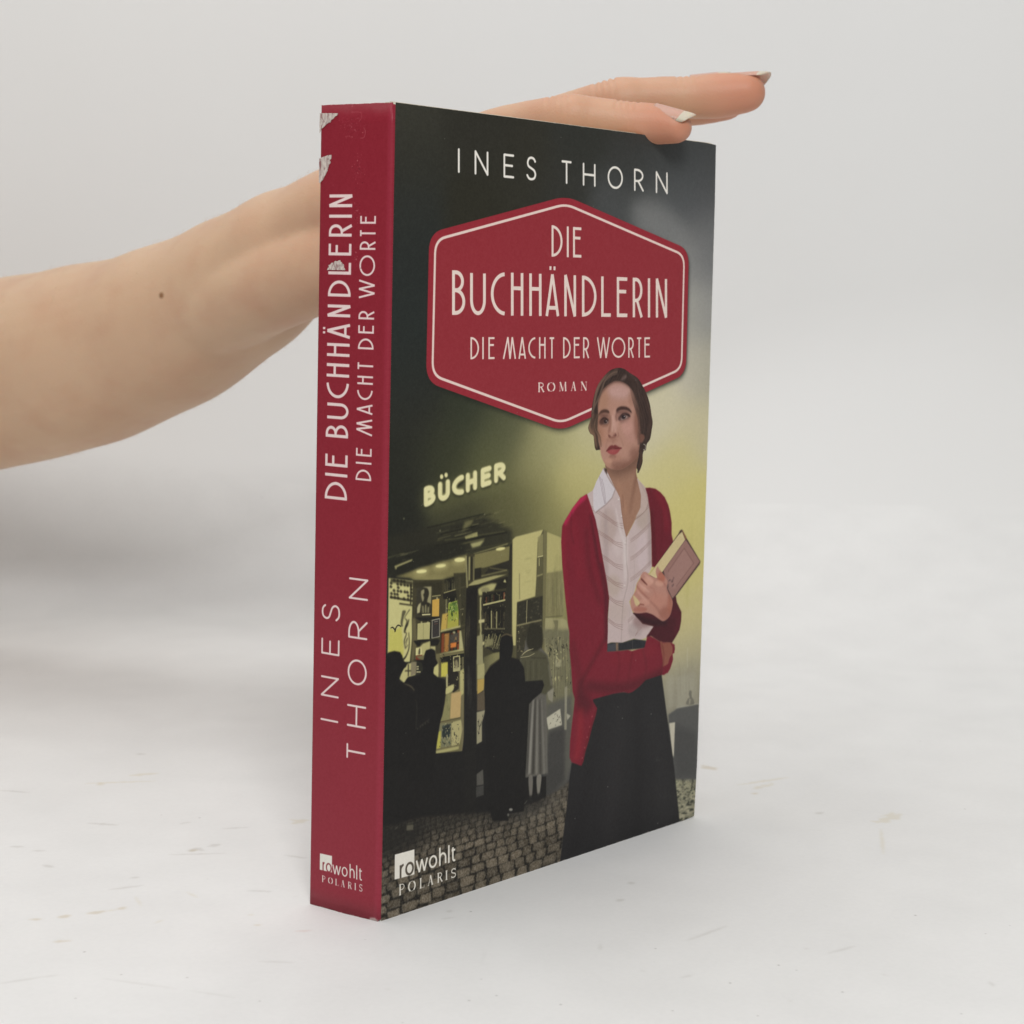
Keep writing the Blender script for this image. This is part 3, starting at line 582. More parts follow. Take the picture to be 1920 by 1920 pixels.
    cv.fill('G', [1255, 235, 1290, 190, 1380, 150, 1490, 225, 1520, 400, 1530, 500, 1470, 560, 1420, 540, 1300, 440], (78, 76, 58), 1, .15)
    cv.fill('G', [1310, 60, 1345, -50, 1430, -30, 1452, 60, 1440, 150, 1370, 190, 1320, 150], (46, 44, 34), 1, .2, True)
    for pts in ([1270, 225, 1310, 190, 1370, 165], [1260, 240, 1330, 230, 1380, 205], [1280, 210, 1320, 180, 1350, 172]): cv.line('G', pts, .2, (168, 160, 124), .9, .04, True)
    cv.line('G', [1350, 245, 1480, 245], .2, (50, 48, 38), .9, .05)
    for x0, x1, c, w in ((1370, 1335, (150, 147, 138), .9), (1405, 1398, (132, 129, 120), .7), (1440, 1465, (120, 118, 110), .7), (1388, 1368, (52, 50, 46), .8), (1425, 1432, (58, 56, 52), .7), (1350, 1315, (60, 58, 54), .5), (1472, 1488, (104, 102, 96), .5)):
        cv.line('G', [x0, 600, (x0 + x1) / 2, 900, x1, 1240], (w * .5, w, w * 1.2), c, .75, .2, True)
    for k in range(6): cv.line('G', [1300 + k * 24, 270, 1296 + k * 24, 430], .25, (96, 92, 70) if k % 2 else (58, 56, 44), .6, .12)
    cv.line('G', [1500, 300, 1525, 480], (.5, .9), (120, 116, 98), .6, .2); cv.fill('G', [1490, 540, 1545, 500, 1535, 625, 1500, 600], (140, 136, 120), .9, .08)
    cv.fill('G', [1330, 1270, 1365, 1262, 1362, 1400, 1348, 1480, 1335, 1400], (118, 114, 106), .9, .08, True); cv.fill('G', [1400, 1262, 1440, 1255, 1425, 1400, 1412, 1440, 1402, 1380], (134, 130, 120), .9, .08, True)
    cv.line('G', [1275, 1505, 1300, 1490, 1320, 1465], .3, (110, 106, 98), .7, .05); cv.fill('G', [1330, 1430, 1440, 1400, 1470, 1440, 1400, 1480, 1310, 1500], (34, 33, 32), .9, .15)
    cv.fill('G', [1080, 130, 1095, 62, 1140, 42, 1190, 60, 1197, 130, 1192, 200, 1182, 240, 1250, 258, 1290, 330, 1302, 445, 1450, 435, 1462, 480, 1440, 540, 1370, 600, 1335, 640, 1322, 900, 1300, 1300, 1290, 1560, 1150, 1580, 1160, 1640, 1020, 1640, 990, 1500, 960, 900, 950, 400, 1000, 310, 1080, 252], dk, 1, .06)
    cv.line('G', [1095, 62, 1140, 42, 1188, 58], .3, (120, 104, 76), .8, .06, True); cv.line('G', [955, 380, 1005, 312, 1078, 258], .3, (84, 76, 54), .8, .08); cv.blob('G', 1178, 1545, 16, 12, (150, 148, 140), .9, .06); cv.blob('G', 1155, 1590, 8, 12, (120, 118, 110), .8, .05)
    # far right scenery behind the woman
    cv.fill('E', [960, 280, 1275, 150, 1262, 560, 1010, 600], (146, 142, 126), .55, 2)
    cv.fill('E', [1000, 300, 1060, 300, 1050, 520, 1020, 580], (168, 164, 146), .5, .6); cv.fill('E', [1090, 300, 1230, 270, 1225, 540, 1085, 560], (160, 156, 138), .6, .3)
    cv.line('E', [1170, 60, 1172, 230], .35, (190, 186, 158), .6, .12); cv.line('E', [1085, 555, 1262, 520], .35, (176, 172, 156), .9, .08)
    cv.fill('E', [1015, 610, 1090, 558, 1262, 524, 1252, 1140, 1075, 1140, 1030, 800], (84, 84, 82), 1, .15); cv.fill('E', [1040, 700, 1100, 700, 1250, 760, 1250, 1130, 1080, 1130], (68, 68, 67), .8, 1)
    cv.fill('E', [1022, 680, 1070, 672, 1060, 960, 1050, 940], (190, 184, 166), 1, .08)
    cv.fill('E', [1160, 525, 1175, 480, 1190, 470, 1182, 440, 1190, 412, 1206, 420, 1206, 460, 1220, 485, 1222, 525], (104, 101, 90), .9, .1, True); cv.fill('E', [1185, 480, 1200, 480, 1195, 525, 1182, 525], (150, 146, 130), .8, .08)
    streaks(cv, 'E', [1060, 120, 1262, 80, 1262, 520, 1080, 560], 24, rng, [(176, 172, 150), (124, 120, 104)], .3, .4, .15)
    streaks(cv, 'D', [0, 700, 130, 760, 160, 1500, 0, 1500], 26, rng, [(96, 94, 60), (160, 154, 104)], .3, .5, .15)
    streaks(cv, 'D', [1090, 500, 1250, 450, 1245, 1300, 1090, 1300], 12, rng, [(172, 165, 96), (196, 190, 130)], .25, .8, .4)
    # ---- shop sign
    top = (455, 352, 1190, 112); bot = (455, 535, 1190, 285)
    L = [('B', 455, 558), ('U', 582, 688), ('C', 708, 818), ('H', 832, 932), ('E', 966, 1062), ('R', 1086, 1190)]
    for k in range(6): cv.blob('F', 510 + k * 125, 480 - k * 42, 90, 130, (112, 112, 74), .35, 2.2, -15)
    cv.text('F', geo, L, (455, 375, 1190, 135), (455, 550, 1190, 300), 1.9, (26, 26, 20), .8, .3, True)
    cv.text('F', geo, L, top, bot, 1.75, (206, 202, 140), .7, .25, True)
    cv.text('F', geo, L, top, bot, 1.4, (224, 218, 166), 1, .12, True)
    for x, y in ((614, 258), (654, 243)): cv.blob('F', x, y, 15, 22, (222, 216, 162), 1, .1)
    # ---- badge
    hexp = cv.q('B', [(1000, 26), (1818, 384), (1797, 1214), (965, 1592), (66, 1266), (88, 272)])
    cm = hexp.mean(0); O = roundpoly(hexp, 5.0 * PPM)
    cv.fill(None, O + np.array([.5, .9]) * PPM, (30, 32, 28), .55, .55, raw=True); cv.fill(None, O + np.array([.2, .3]) * PPM, (40, 42, 34), .5, .2, raw=True)
    cv.fill(None, O, (146, 46, 56), 1, .03, raw=True)
    ins = inset(hexp, 1.85 * PPM); I1 = roundpoly(ins, 4.0 * PPM); I2 = roundpoly(inset(ins, .72 * PPM), 3.5 * PPM)
    cv.fill(None, I1, (226, 204, 196), 1, .03, raw=True); cv.fill(None, I2, (143, 49, 57), 1, .03, raw=True)
    W = (228, 210, 201)
    T1 = [('D', 903, 976), ('I', 1002, 1020), ('E', 1046, 1108)]
    cv.text('B', deco, T1, (903, 221, 1108, 237), (903, 431, 1108, 438), .80, W)
    T2 = [('B', 240, 328), ('U', 360, 465), ('C', 498, 604), ('H', 632, 715), ('H', 754, 836), ('a', 862, 954), ('N', 987, 1066), ('D', 1105, 1202), ('L', 1233, 1305), ('E', 1337, 1415), ('R', 1443, 1510), ('I', 1541, 1562), ('N', 1597, 1672)]
    cv.text('B', deco, T2, (240, 521, 1672, 580), (240, 819, 1672, 838), 1.05, W)
    T3 = [('D', 62, 145), ('I', 176, 192), ('E', 236, 303), ('M', 376, 505), ('A', 528, 602), ('C', 624, 702), ('H', 728, 792), ('T', 824, 882), ('D', 962, 1035), ('E', 1066, 1130), ('R', 1156, 1216), ('W', 1290, 1418), ('O', 1434, 1566), ('R', 1595, 1650), ('T', 1674, 1728), ('E', 1752, 1812)]
    cv.text('H', deco, T3, (62, 62, 1812, 64), (62, 279, 1812, 261), .56, W)
    T4 = [('R', 712, 784), ('O', 808, 884), ('M', 920, 998), ('A', 1034, 1092), ('N', 1128, 1200)]
    cv.text('H', serif, T4, (712, 503, 1200, 493), (712, 600, 1200, 582), .34, W)
    T5 = [('I', 391, 403), ('N', 487, 566), ('E', 652, 713), ('S', 783, 839), ('T', 984, 1041), ('H', 1105, 1178), ('O', 1247, 1334), ('R', 1398, 1453), ('N', 1522, 1590)]
    cv.text('A', geo, T5, (397, 298, 1590, 436), (397, 440, 1590, 562), .66, (232, 228, 220), rnd=True)
    # ---- woman (generic model in a red cardigan)
    hair = [165, 975, 185, 900, 205, 830, 213, 720, 240, 560, 290, 400, 370, 280, 470, 180, 580, 145, 660, 160, 740, 215, 850, 290, 920, 400, 970, 500, 1015, 640, 1040, 800, 1055, 900, 1042, 1010, 1020, 1130, 975, 1200, 960, 1285, 935, 1290, 918, 1350, 915, 1450, 880, 1560, 845, 1600, 800, 1500, 400, 1300, 310, 1282, 275, 1285, 255, 1240, 245, 1150, 235, 1085, 190, 1050]
    cv.fill('C', hair, (58, 45, 41), 1, .04, True)
    cv.clip = cv.fullmask('C', hair, True)
    for pts, c, a in (([580, 150, 400, 280, 300, 430, 250, 620, 225, 850], (140, 112, 96), .7), ([470, 185, 340, 330, 270, 500, 240, 700], (120, 96, 82), .7), ([200, 860, 180, 960, 215, 1060, 255, 1120], (146, 116, 92), .9),
                      ([260, 880, 235, 1000, 262, 1150, 285, 1260], (122, 92, 72), .8), ([680, 190, 800, 280, 880, 420, 930, 600], (92, 76, 70), .5), ([690, 230, 640, 300, 700, 260], (120, 100, 94), .8), ([930, 520, 990, 700, 1010, 880, 980, 1080], (84, 62, 52), .5),
                      ([900, 640, 950, 820, 960, 1000, 930, 1150], (40, 30, 28), .7), ([960, 560, 1030, 760, 1035, 940, 1000, 1120], (74, 56, 48), .6), ([880, 1250, 900, 1400, 860, 1540], (84, 60, 46), .7), ([520, 170, 420, 300, 330, 480, 290, 650], (44, 34, 32), .7), ([600, 200, 520, 260, 420, 350], (36, 28, 28), .8)):
        cv.line('C', pts, (.2, .9, .4), c, a, .25, True)
    for k in range(40):
        x = rng.uniform(250, 700); cv.line('C', [x, 170 + abs(x - 580) * .5, x - 60 - rng.rand() * 40, 330 + abs(x - 560) * .6], .12, [(150, 124, 108), (34, 27, 27)][k % 2], .25, .05, True)
    for k in range(30):
        x = rng.uniform(0, 90); cv.line('C', [820 + x, 400 + x, 890 + x, 650, 930 + x, 900, 900 + x, 1150], .12, [(110, 88, 78), (30, 24, 24)][k % 2], .3, .05, True)
    cv.clip = None
    # neck and chest
    cv.fill('D', [505, 170, 545, 235, 600, 330, 640, 640, 622, 640, 585, 480, 565, 340, 520, 260], (150, 112, 93), 1, .05)
    cv.fill('C', [815, 1560, 900, 1900, 940, 1990, 840, 2100, 780, 1700], (150, 112, 93), 1, .05)
    neck = [400, 1480, 430, 1600, 480, 1720, 520, 1800, 600, 1880, 640, 2000, 720, 2250, 800, 2250, 850, 2000, 890, 1920, 870, 1830, 845, 1720, 830, 1640, 835, 1500, 860, 1300, 700, 1350, 500, 1450]
    cv.fill('C', neck, (156, 119, 99), 1, .04, True)
    cv.fill('D', [505, 240, 580, 330, 600, 470, 625, 640, 690, 520, 745, 400, 745, 300, 715, 150, 600, 200], (156, 118, 98), 1, .05)
    cv.clip = np.maximum(cv.fullmask('C', neck, True), cv.fullmask('D', [505, 240, 580, 330, 600, 470, 625, 640, 690, 520, 745, 400, 745, 300, 715, 150, 600, 200]))
    cv.fill('C', [400, 1450, 700, 1400, 860, 1250, 860, 1500, 700, 1600, 500, 1640], (104, 74, 62), .8, 1.2, True)
    cv.line('C', [840, 1600, 780, 1900, 740, 2150], (1.5, .8, .5), (112, 78, 64), .6, .8, True); cv.line('C', [560, 1700, 640, 1950, 690, 2150], (.6, 1.2), (178, 134, 110), .5, .8, True); cv.line('C', [640, 1900, 650, 2080], .5, (116, 82, 66), .5, .4)
    cv.clip = None
    face = [300, 640, 320, 540, 370, 450, 430, 390, 500, 345, 560, 330, 640, 345, 720, 395, 780, 470, 815, 560, 845, 650, 862, 740, 875, 850, 885, 1000, 890, 1100, 880, 1180, 868, 1270, 850, 1350, 800, 1420, 720, 1490, 620, 1545, 520, 1550, 430, 1515, 370, 1430, 340, 1340, 325, 1240, 303, 1150, 294, 1020, 298, 900, 302, 780]
    cv.fill('C', face, (176, 134, 118), 1, .05, True)
    cv.fill('C', [870, 1060, 930, 1070, 950, 1110, 930, 1160, 890, 1190, 875, 1150], (112, 78, 66), 1, .06, True)
    cv.clip = cv.fullmask('C', face, True)
    for x, y, rx, ry, c, a, b in ((600, 470, 170, 110, (184, 148, 140), .8, 1.2), (370, 600, 80, 160, (164, 122, 98), .6, 1.2), (760, 1000, 120, 180, (178, 134, 122), .8, 1.2), (380, 1080, 80, 120, (176, 130, 110), .7, 1.0), (540, 860, 50, 150, (190, 148, 134), .7, .6),
                                   (850, 900, 50, 260, (126, 86, 72), .75, .9), (330, 1000, 40, 250, (150, 106, 84), .5, .8), (640, 1500, 190, 70, (126, 88, 75), .8, 1.3), (430, 1480, 60, 60, (178, 136, 112), .5, .6), (540, 1390, 90, 50, (168, 124, 106), .6, .5),
                                   (810, 1350, 80, 110, (126, 88, 75), .7, 1.4), (390, 850, 90, 70, (128, 92, 80), .7, .6), (650, 800, 100, 70, (134, 98, 88), .7, .6), (790, 560, 70, 120, (150, 110, 94), .5, .8), (500, 1140, 80, 40, (150, 108, 92), .5, .5)):
        cv.blob('C', x, y, rx, ry, c, a, b)
    cv.fill('C', [310, 790, 340, 745, 390, 725, 440, 735, 455, 770, 410, 762, 350, 770, 318, 800], (72, 48, 42), .95, .14, True)
    cv.fill('C', [555, 745, 570, 705, 620, 685, 690, 690, 740, 720, 765, 770, 720, 735, 660, 722, 600, 730], (60, 42, 38), .95, .14, True)
    cv.fill('C', [325, 900, 345, 850, 390, 830, 440, 860, 450, 905, 420, 930, 370, 930], (84, 58, 52), .95, .2, True); cv.fill('C', [580, 860, 610, 800, 670, 765, 730, 780, 740, 815, 700, 850, 640, 875], (88, 62, 58), .9, .18, True)
    cv.fill('C', [375, 900, 400, 868, 440, 885, 438, 912, 400, 922], (158, 134, 126), .85, .1, True); cv.fill('C', [610, 850, 650, 808, 700, 810, 712, 830, 670, 858, 630, 868], (158, 138, 132), .85, .1, True)
    cv.blob('C', 402, 888, 26, 28, (50, 36, 34), 1, .1); cv.blob('C', 652, 825, 30, 30, (46, 36, 38), 1, .1); cv.blob('C', 414, 880, 6, 6, (210, 200, 200), .9, .03); cv.blob('C', 664, 816, 6, 6, (214, 206, 206), .9, .03)
    cv.line('C', [335, 880, 385, 835, 445, 872], (.15, .45, .25), (44, 30, 28), .95, .06, True); cv.line('C', [590, 850, 650, 775, 725, 800, 745, 825], (.15, .5, .3), (40, 28, 28), .95, .06, True)
    cv.line('C', [345, 935, 400, 950, 450, 930], .3, (150, 104, 82), .7, .12, True); cv.line('C', [600, 885, 670, 890, 730, 850], .3, (132, 96, 88), .7, .12, True)
    cv.line('C', [478, 900, 462, 1000, 448, 1070], (.3, .6, .5), (140, 98, 84), .7, .25, True); cv.line('C', [530, 880, 530, 960, 545, 1040], .8, (198, 158, 146), .5, .3, True)
    cv.fill('C', [440, 1075, 470, 1080, 470, 1105, 450, 1105], (92, 52, 46), .9, .1, True); cv.fill('C', [505, 1070, 540, 1050, 555, 1085, 520, 1092], (86, 46, 42), .9, .1, True); cv.line('C', [575, 1040, 585, 1080, 560, 1105], .3, (140, 94, 82), .7, .12, True)
    cv.line('C', [445, 1085, 490, 1110, 550, 1095], .35, (136, 90, 78), .7, .12, True)
    cv.fill('C', [412, 1300, 450, 1240, 490, 1215, 515, 1222, 540, 1212, 590, 1240, 630, 1258, 560, 1272, 500, 1265, 440, 1290], (116, 54, 54), 1, .08, True)
    cv.fill('C', [425, 1300, 480, 1275, 560, 1275, 610, 1262, 575, 1320, 520, 1350, 460, 1335], (152, 70, 72), .95, .12, True); cv.line('C', [412, 1300, 470, 1272, 520, 1268, 628, 1258], .2, (80, 26, 30), .9, .05, True)
    cv.blob('C', 500, 1300, 40, 14, (172, 96, 94), .5, .15); cv.line('C', [450, 1375, 500, 1390, 550, 1375], .4, (132, 92, 78), .6, .3, True)
    cv.clip = cv.fullmask('C', face, True)
    for pts, w, c, a, b in (([290, 680, 330, 520, 400, 420, 500, 340, 570, 325, 650, 340, 740, 400, 800, 480, 850, 620, 870, 760, 885, 960], (.6, 1.0, .9, .8), (88, 62, 54), .75, .5), ([300, 640, 300, 900, 305, 1150], .5, (134, 94, 76), .6, .4),
                            ([865, 760, 885, 960, 885, 1180, 860, 1330, 780, 1430, 660, 1520, 520, 1550], (.9, 1.6, 1.2), (122, 84, 70), .6, .6), ([450, 760, 468, 850, 462, 950, 440, 1040], (.4, .7, .4), (138, 98, 82), .6, .35), ([560, 760, 548, 820, 560, 880], .6, (118, 84, 74), .7, .35),
                            ([500, 800, 508, 880, 500, 980, 496, 1040], .45, (206, 170, 158), .7, .3), ([430, 1130, 420, 1200, 410, 1260], .5, (152, 110, 94), .5, .4), ([590, 1090, 630, 1150, 650, 1230], .4, (150, 108, 94), .45, .4)):
        cv.line('C', pts, w, c, a, b, True)
    cv.fill('C', [312, 800, 330, 750, 380, 722, 430, 728, 458, 760, 440, 778, 390, 768, 345, 786], (84, 58, 50), .8, .16, True)
    cv.fill('C', [552, 755, 560, 712, 610, 682, 680, 682, 735, 712, 770, 776, 735, 752, 680, 732, 610, 730, 575, 765], (72, 50, 46), .8, .16, True)
    cv.blob('C', 385, 805, 62, 24, (112, 78, 68), .8, .3); cv.blob('C', 640, 758, 80, 18, (112, 80, 72), .8, .3); cv.blob('C', 345, 905, 30, 34, (84, 58, 52), .7, .25); cv.blob('C', 600, 850, 26, 24, (84, 60, 56), .6, .25)
    cv.blob('C', 395, 950, 50, 18, (134, 98, 84), .6, .3); cv.blob('C', 665, 900, 66, 20, (140, 104, 94), .6, .3); cv.blob('C', 500, 1062, 44, 24, (176, 132, 116), .8, .3); cv.blob('C', 500, 1108, 54, 10, (118, 78, 68), .6, .25)
    cv.blob('C', 512, 1160, 14, 36, (156, 114, 98), .6, .3); cv.blob('C', 505, 1362, 50, 12, (124, 86, 74), .7, .25); cv.blob('C', 450, 1430, 50, 40, (188, 144, 124), .6, .4); cv.blob('C', 700, 970, 80, 90, (192, 146, 134), .6, .5); cv.blob('C', 590, 480, 120, 60, (194, 154, 146), .6, .5)
    cv.clip = None
    cv.clip = cv.fullmask('C', hair, True)
    for k in range(90):
        t = rng.rand(); x = 860 + 180 * t; ph = rng.uniform(0, 6)
        P_ = []
        for i in range(9): P_ += [x - 170 * (1 - i / 8) ** 2 + 14 * sin(i * 1.25 + ph * .3) + (30 if i < 6 else -20 * (i - 5)) * t, 250 + i * 120]
        cv.line('C', P_, (.05, .14, .05), [(98, 76, 66), (34, 26, 26), (76, 58, 52)][k % 3], .45, .06, True)
    for k in range(60):
        t = rng.rand(); P_ = []
        for i in range(8): P_ += [570 - i * (52 + 10 * t) + (18 * sin(i * 1.4 + t) if i > 4 else 0) + 40 * t * (i > 3), 175 + 60 * t + i * i * 13]
        cv.line('C', P_, (.05, .14, .05), [(150, 124, 106), (40, 31, 30), (110, 88, 76)][k % 3], .45, .06, True)
    for k in range(40):
        x = 185 + rng.rand() * 110; cv.line('C', [x + 40, 780, x, 900, x + 5, 1000, x + 50, 1100, x + 70, 1240], (.05, .16, .05), [(154, 124, 100), (58, 44, 38), (112, 88, 72)][k % 3], .5, .06, True)
    cv.clip = None
    cv.fill('C', [880, 1075, 915, 1068, 940, 1100, 925, 1150, 895, 1175, 880, 1150], (116, 80, 68), 1, .08, True)
    cv.line('C', [930, 1200, 955, 1220, 950, 1275, 925, 1275], .2, (190, 184, 170), .9, .03, True)
    # shirt
    shirt = [305, 290, 350, 262, 440, 80, 455, 78, 500, 170, 535, 240, 575, 320, 585, 420, 605, 560, 628, 645, 650, 600, 700, 500, 742, 400, 748, 300, 715, 160, 760, 210, 800, 260, 820, 450, 832, 620, 836, 880, 815, 935, 750, 950, 712, 1020, 690, 1100, 650, 1170, 680, 1262, 760, 1350, 850, 1372, 790, 1462, 740, 1484, 690, 1470, 590, 1507, 500, 1502, 472, 1518, 478, 1300, 488, 1140, 440, 850, 400, 620, 345, 410]
    cv.fill('D', shirt, (192, 174, 172), 1, .04)
    cv.clip = cv.fullmask('D', shirt)
    for x, y, rx, ry, c, a, b in ((480, 560, 70, 160, (178, 158, 152), .8, 1), (760, 460, 60, 120, (176, 158, 148), .8, 1), (520, 1040, 60, 90, (178, 160, 148), .7, 1), (560, 1250, 90, 90, (184, 166, 158), .6, 1), (760, 760, 50, 160, (200, 182, 184), .7, 1),
                                   (620, 720, 22, 300, (206, 192, 190), .8, .5), (700, 1400, 60, 60, (170, 154, 152), .7, .7), (560, 700, 40, 100, (204, 188, 186), .6, .8), (820, 600, 18, 300, (160, 142, 140), .6, .6), (460, 800, 20, 400, (164, 146, 144), .6, .7), (760, 1330, 80, 60, (140, 112, 110), .7, .8)):
        cv.blob('D', x, y, rx, ry, c, a, b)
    for y in (440, 600, 780, 930, 1080, 1270):
        for k in (0, 12, 26): cv.line('D', [330, y - 60 + k, 470, y + 30 + k, 540, y + 80 + k, 600, y + 90 + k * 1.6], (.1, .16, .12), (138, 108, 102), .8, .04, True)
    for y in (480, 640, 790, 960):
        for k in (0, 12, 26): cv.line('D', [660, y + 20 + k, 740, y - 40 + k, 850, y - 150 + k], (.12, .16, .1), (140, 112, 106), .8, .04, True)
    for k in (0, 12, 24): cv.line('D', [640, 1320 + k, 690, 1270 + k], .13, (138, 108, 102), .7, .04); cv.line('D', [700, 1450, 730 + k, 1380], .12, (138, 108, 102), .6, .04)
    cv.line('D', [628, 645, 625, 800, 640, 1000, 600, 1200, 585, 1500], .22, (150, 132, 126), .8, .08, True); cv.line('D', [580, 330, 600, 480, 622, 640], .25, (150, 130, 122), .8, .08, True); cv.line('D', [690, 800, 692, 1000, 650, 1300, 660, 1470], .2, (166, 150, 146), .6, .1, True)
    cv.line('D', [540, 400, 570, 560, 610, 700, 620, 860], (.4, 1.2, .8), (208, 196, 194), .7, .3, True)
    for x, y in ((563, 335), (588, 470), (618, 690), (612, 1040)): cv.blob('D', x, y, 7, 9, (214, 204, 200), .9, .05); cv.line('D', [x - 7, y + 9, x + 7, y + 9], .12, (140, 120, 116), .7, .04)
    cv.clip = None
    cv.fill('D', [355, 262, 380, 190, 440, 78, 455, 78, 500, 170, 538, 245, 510, 320, 460, 375, 372, 442, 358, 400], (204, 196, 200), 1, .04)
    for k in (0, 10, 22): cv.line('D', [405 + k, 140 + k, 425 + k, 250, 450 + k * .5, 370], .13, (120, 100, 108), .7, .04, True)
    cv.line('D', [538, 245, 510, 320, 460, 375, 372, 442], .25, (136, 116, 112), .9, .08); cv.line('D', [440, 80, 500, 190, 538, 245], .3, (120, 84, 68), .7, .1)
    cv.fill('D', [445, 72, 468, 85, 470, 130, 450, 100], (60, 44, 36), .9, .05)
    cv.fill('D', [715, 160, 800, 255, 870, 350, 905, 385, 895, 396, 850, 360, 800, 300, 810, 360, 780, 430, 700, 480, 745, 400, 748, 300], (186, 166, 158), 1, .05)
    cv.line('D', [800, 300, 850, 362, 900, 394], .2, (110, 40, 46), .8, .05); cv.line('D', [810, 340, 780, 430, 690, 500], .22, (140, 118, 110), .8, .06, True); cv.line('D', [742, 200, 790, 290, 800, 350], .14, (150, 128, 120), .7, .05)
    # belt
    cv.fill('D', [470, 1515, 510, 1506, 600, 1505, 690, 1475, 790, 1488, 785, 1550, 470, 1580], (42, 42, 46), 1, .05); cv.fill('D', [540, 1507, 562, 1505, 562, 1572, 542, 1572], (120, 100, 84), 1, .05); cv.fill('D', [475, 1520, 540, 1512, 540, 1575, 475, 1578], (70, 72, 78), .9, .08); cv.line('D', [677, 1480, 680, 1560], .15, (90, 84, 80), .8, .04)
    # skirt
    skirt = [395, 470, 460, 430, 700, 425, 780, 370, 830, 310, 958, 270, 975, 400, 1000, 590, 1040, 870, 1065, 1050, 1080, 1200, 1110, 1490, 1110, 1700, 100, 2000, 135, 1780, 160, 1580, 185, 1370, 205, 1150, 225, 1005, 300, 1000, 330, 800]
    cv.fill('E', skirt, (37, 36, 37), 1, .05)
    cv.clip = cv.fullmask('E', skirt)
    cv.line('E', [640, 500, 600, 900, 520, 1700], (3, 7), (45, 43, 44), .6, 3); cv.line('E', [860, 500, 950, 1000, 1000, 1500], (2, 6), (44, 43, 44), .6, 3); cv.line('E', [760, 480, 780, 1000, 760, 1600], (2, 5), (31, 30, 31), .6, 2)
    cv.line('E', [500, 480, 380, 1000, 260, 1700], (2, 5), (32, 31, 32), .5, 2); scribble(cv, 'E', [900, 950, 1000, 950, 1000, 1000, 900, 1000], 10, rng, [(84, 82, 80)], .5, .12, .05)
    for x, y in ((253, 1460), (640, 640), (875, 605), (520, 1200), (930, 1500)): cv.blob('E', x, y, 4, 5, (120, 118, 114), .7, .03)
    cv.clip = None
    # cardigan
    left = cv.q('D', [305, 288, 250, 322, 190, 400, 130, 500, 103, 550, 95, 680, 103, 850, 125, 1100, 150, 1350, 162, 1420, 163, 1560, 178, 1720])
    left = np.concatenate([left, cv.q('E', [232, 420, 250, 480, 243, 560, 228, 680, 212, 830, 208, 960, 225, 1000, 305, 1030, 322, 990, 335, 920, 362, 830, 395, 700, 420, 620, 433, 560, 398, 500, 400, 485, 460, 468, 560, 440, 650, 424, 690, 434, 720, 425, 780, 378, 830, 325, 958, 284, 1010, 268, 1030, 230, 1050, 165, 1048, 110])])
    left = np.concatenate([left, cv.q('D', [1020, 1590, 1022, 1540, 1000, 1508, 925, 1500, 905, 1500, 860, 1470, 800, 1440, 790, 1490, 775, 1548, 720, 1560, 672, 1575, 640, 1565, 590, 1572, 470, 1580, 476, 1400, 474, 1300, 486, 1140, 470, 1020, 440, 850, 420, 740, 400, 620, 375, 500, 345, 410])])
    red = (118, 32, 46)
    cv.fill(None, left, red, 1, .05, raw=True)
    right = cv.q('D', [782, 240, 815, 236, 865, 246, 905, 275, 940, 315, 970, 380, 985, 440, 997, 520, 997, 620, 1010, 680, 1010, 800, 900, 900, 836, 882, 832, 620, 822, 450, 812, 380, 800, 300])
    cv.fill(None, right, (104, 30, 42), 1, .05, raw=True)
    elbow = cv.q('D', [1010, 1110, 1032, 1125, 1040, 1175, 1078, 1255, 1075, 1330, 1062, 1400, 1030, 1460, 1000, 1508, 905, 1500, 830, 1450, 790, 1460, 850, 1372, 760, 1350, 680, 1262, 760, 1240, 900, 1290])
    cv.fill(None, elbow, (72, 26, 34), 1, .06, raw=True)
    lm = np.zeros((cv.h, cv.w), np.float32)
    for P in (left, right, elbow):
        mk = cv.mask([P]); lm[mk[1]] = np.maximum(lm[mk[1]], mk[0])
    cv.clip = lm
    for pts, w, c, a, b in (([300, 300, 200, 400, 120, 540], 1.6, (190, 40, 84), .75, .5), ([120, 560, 110, 800, 140, 1200], 2.0, (136, 36, 52), .6, 1), ([180, 480, 210, 700, 260, 1000], 4, (128, 34, 48), .5, 1.5), ([345, 450, 400, 800, 460, 1100, 470, 1500], 2.2, (84, 28, 38), .8, .7),
                            ([320, 320, 370, 560, 420, 850], 1.0, (132, 34, 50), .6, .4), ([300, 560, 330, 900, 420, 1200], 1.5, (88, 26, 36), .5, 1), ([180, 1500, 240, 1750, 280, 1900], 3, (98, 30, 40), .5, 1), ([470, 1450, 330, 1700, 250, 1850], 1.2, (84, 26, 34), .7, .8),
                            ([860, 260, 930, 380, 960, 600], 2.5, (122, 32, 46), .7, 1), ([830, 420, 850, 700, 860, 860], 2, (84, 26, 34), .7, .8), ([910, 400, 920, 600, 900, 800], .8, (92, 26, 36), .5, .5),
                            ([500, 1640, 650, 1620, 880, 1560], 3, (124, 34, 46), .6, 1.2), ([300, 1860, 500, 1880, 700, 1850, 950, 1740], 3, (78, 26, 34), .7, 1.4), ([900, 1500, 935, 1600, 920, 1720], 1, (96, 28, 38), .7, .5),
                            ([1020, 1560, 1000, 1700, 960, 1750], 1.6, (128, 34, 48), .6, .7), ([1000, 1250, 1060, 1300, 1030, 1440], 2.2, (92, 30, 42), .6, 1), ([560, 1570, 570, 1700, 540, 1850], .6, (92, 28, 36), .5, .5), ([680, 1580, 660, 1700, 640, 1860], .6, (92, 28, 36), .5, .5), ([760, 1560, 790, 1680, 780, 1800], .6, (88, 28, 36), .5, .5),
                            ([180, 440, 175, 600, 200, 700], .4, (92, 26, 38), .7, .3), ([640, 1250, 800, 1330, 960, 1340], 1.8, (48, 26, 30), .8, .8)):
        cv.line('D', pts, w, c, a, b, True)
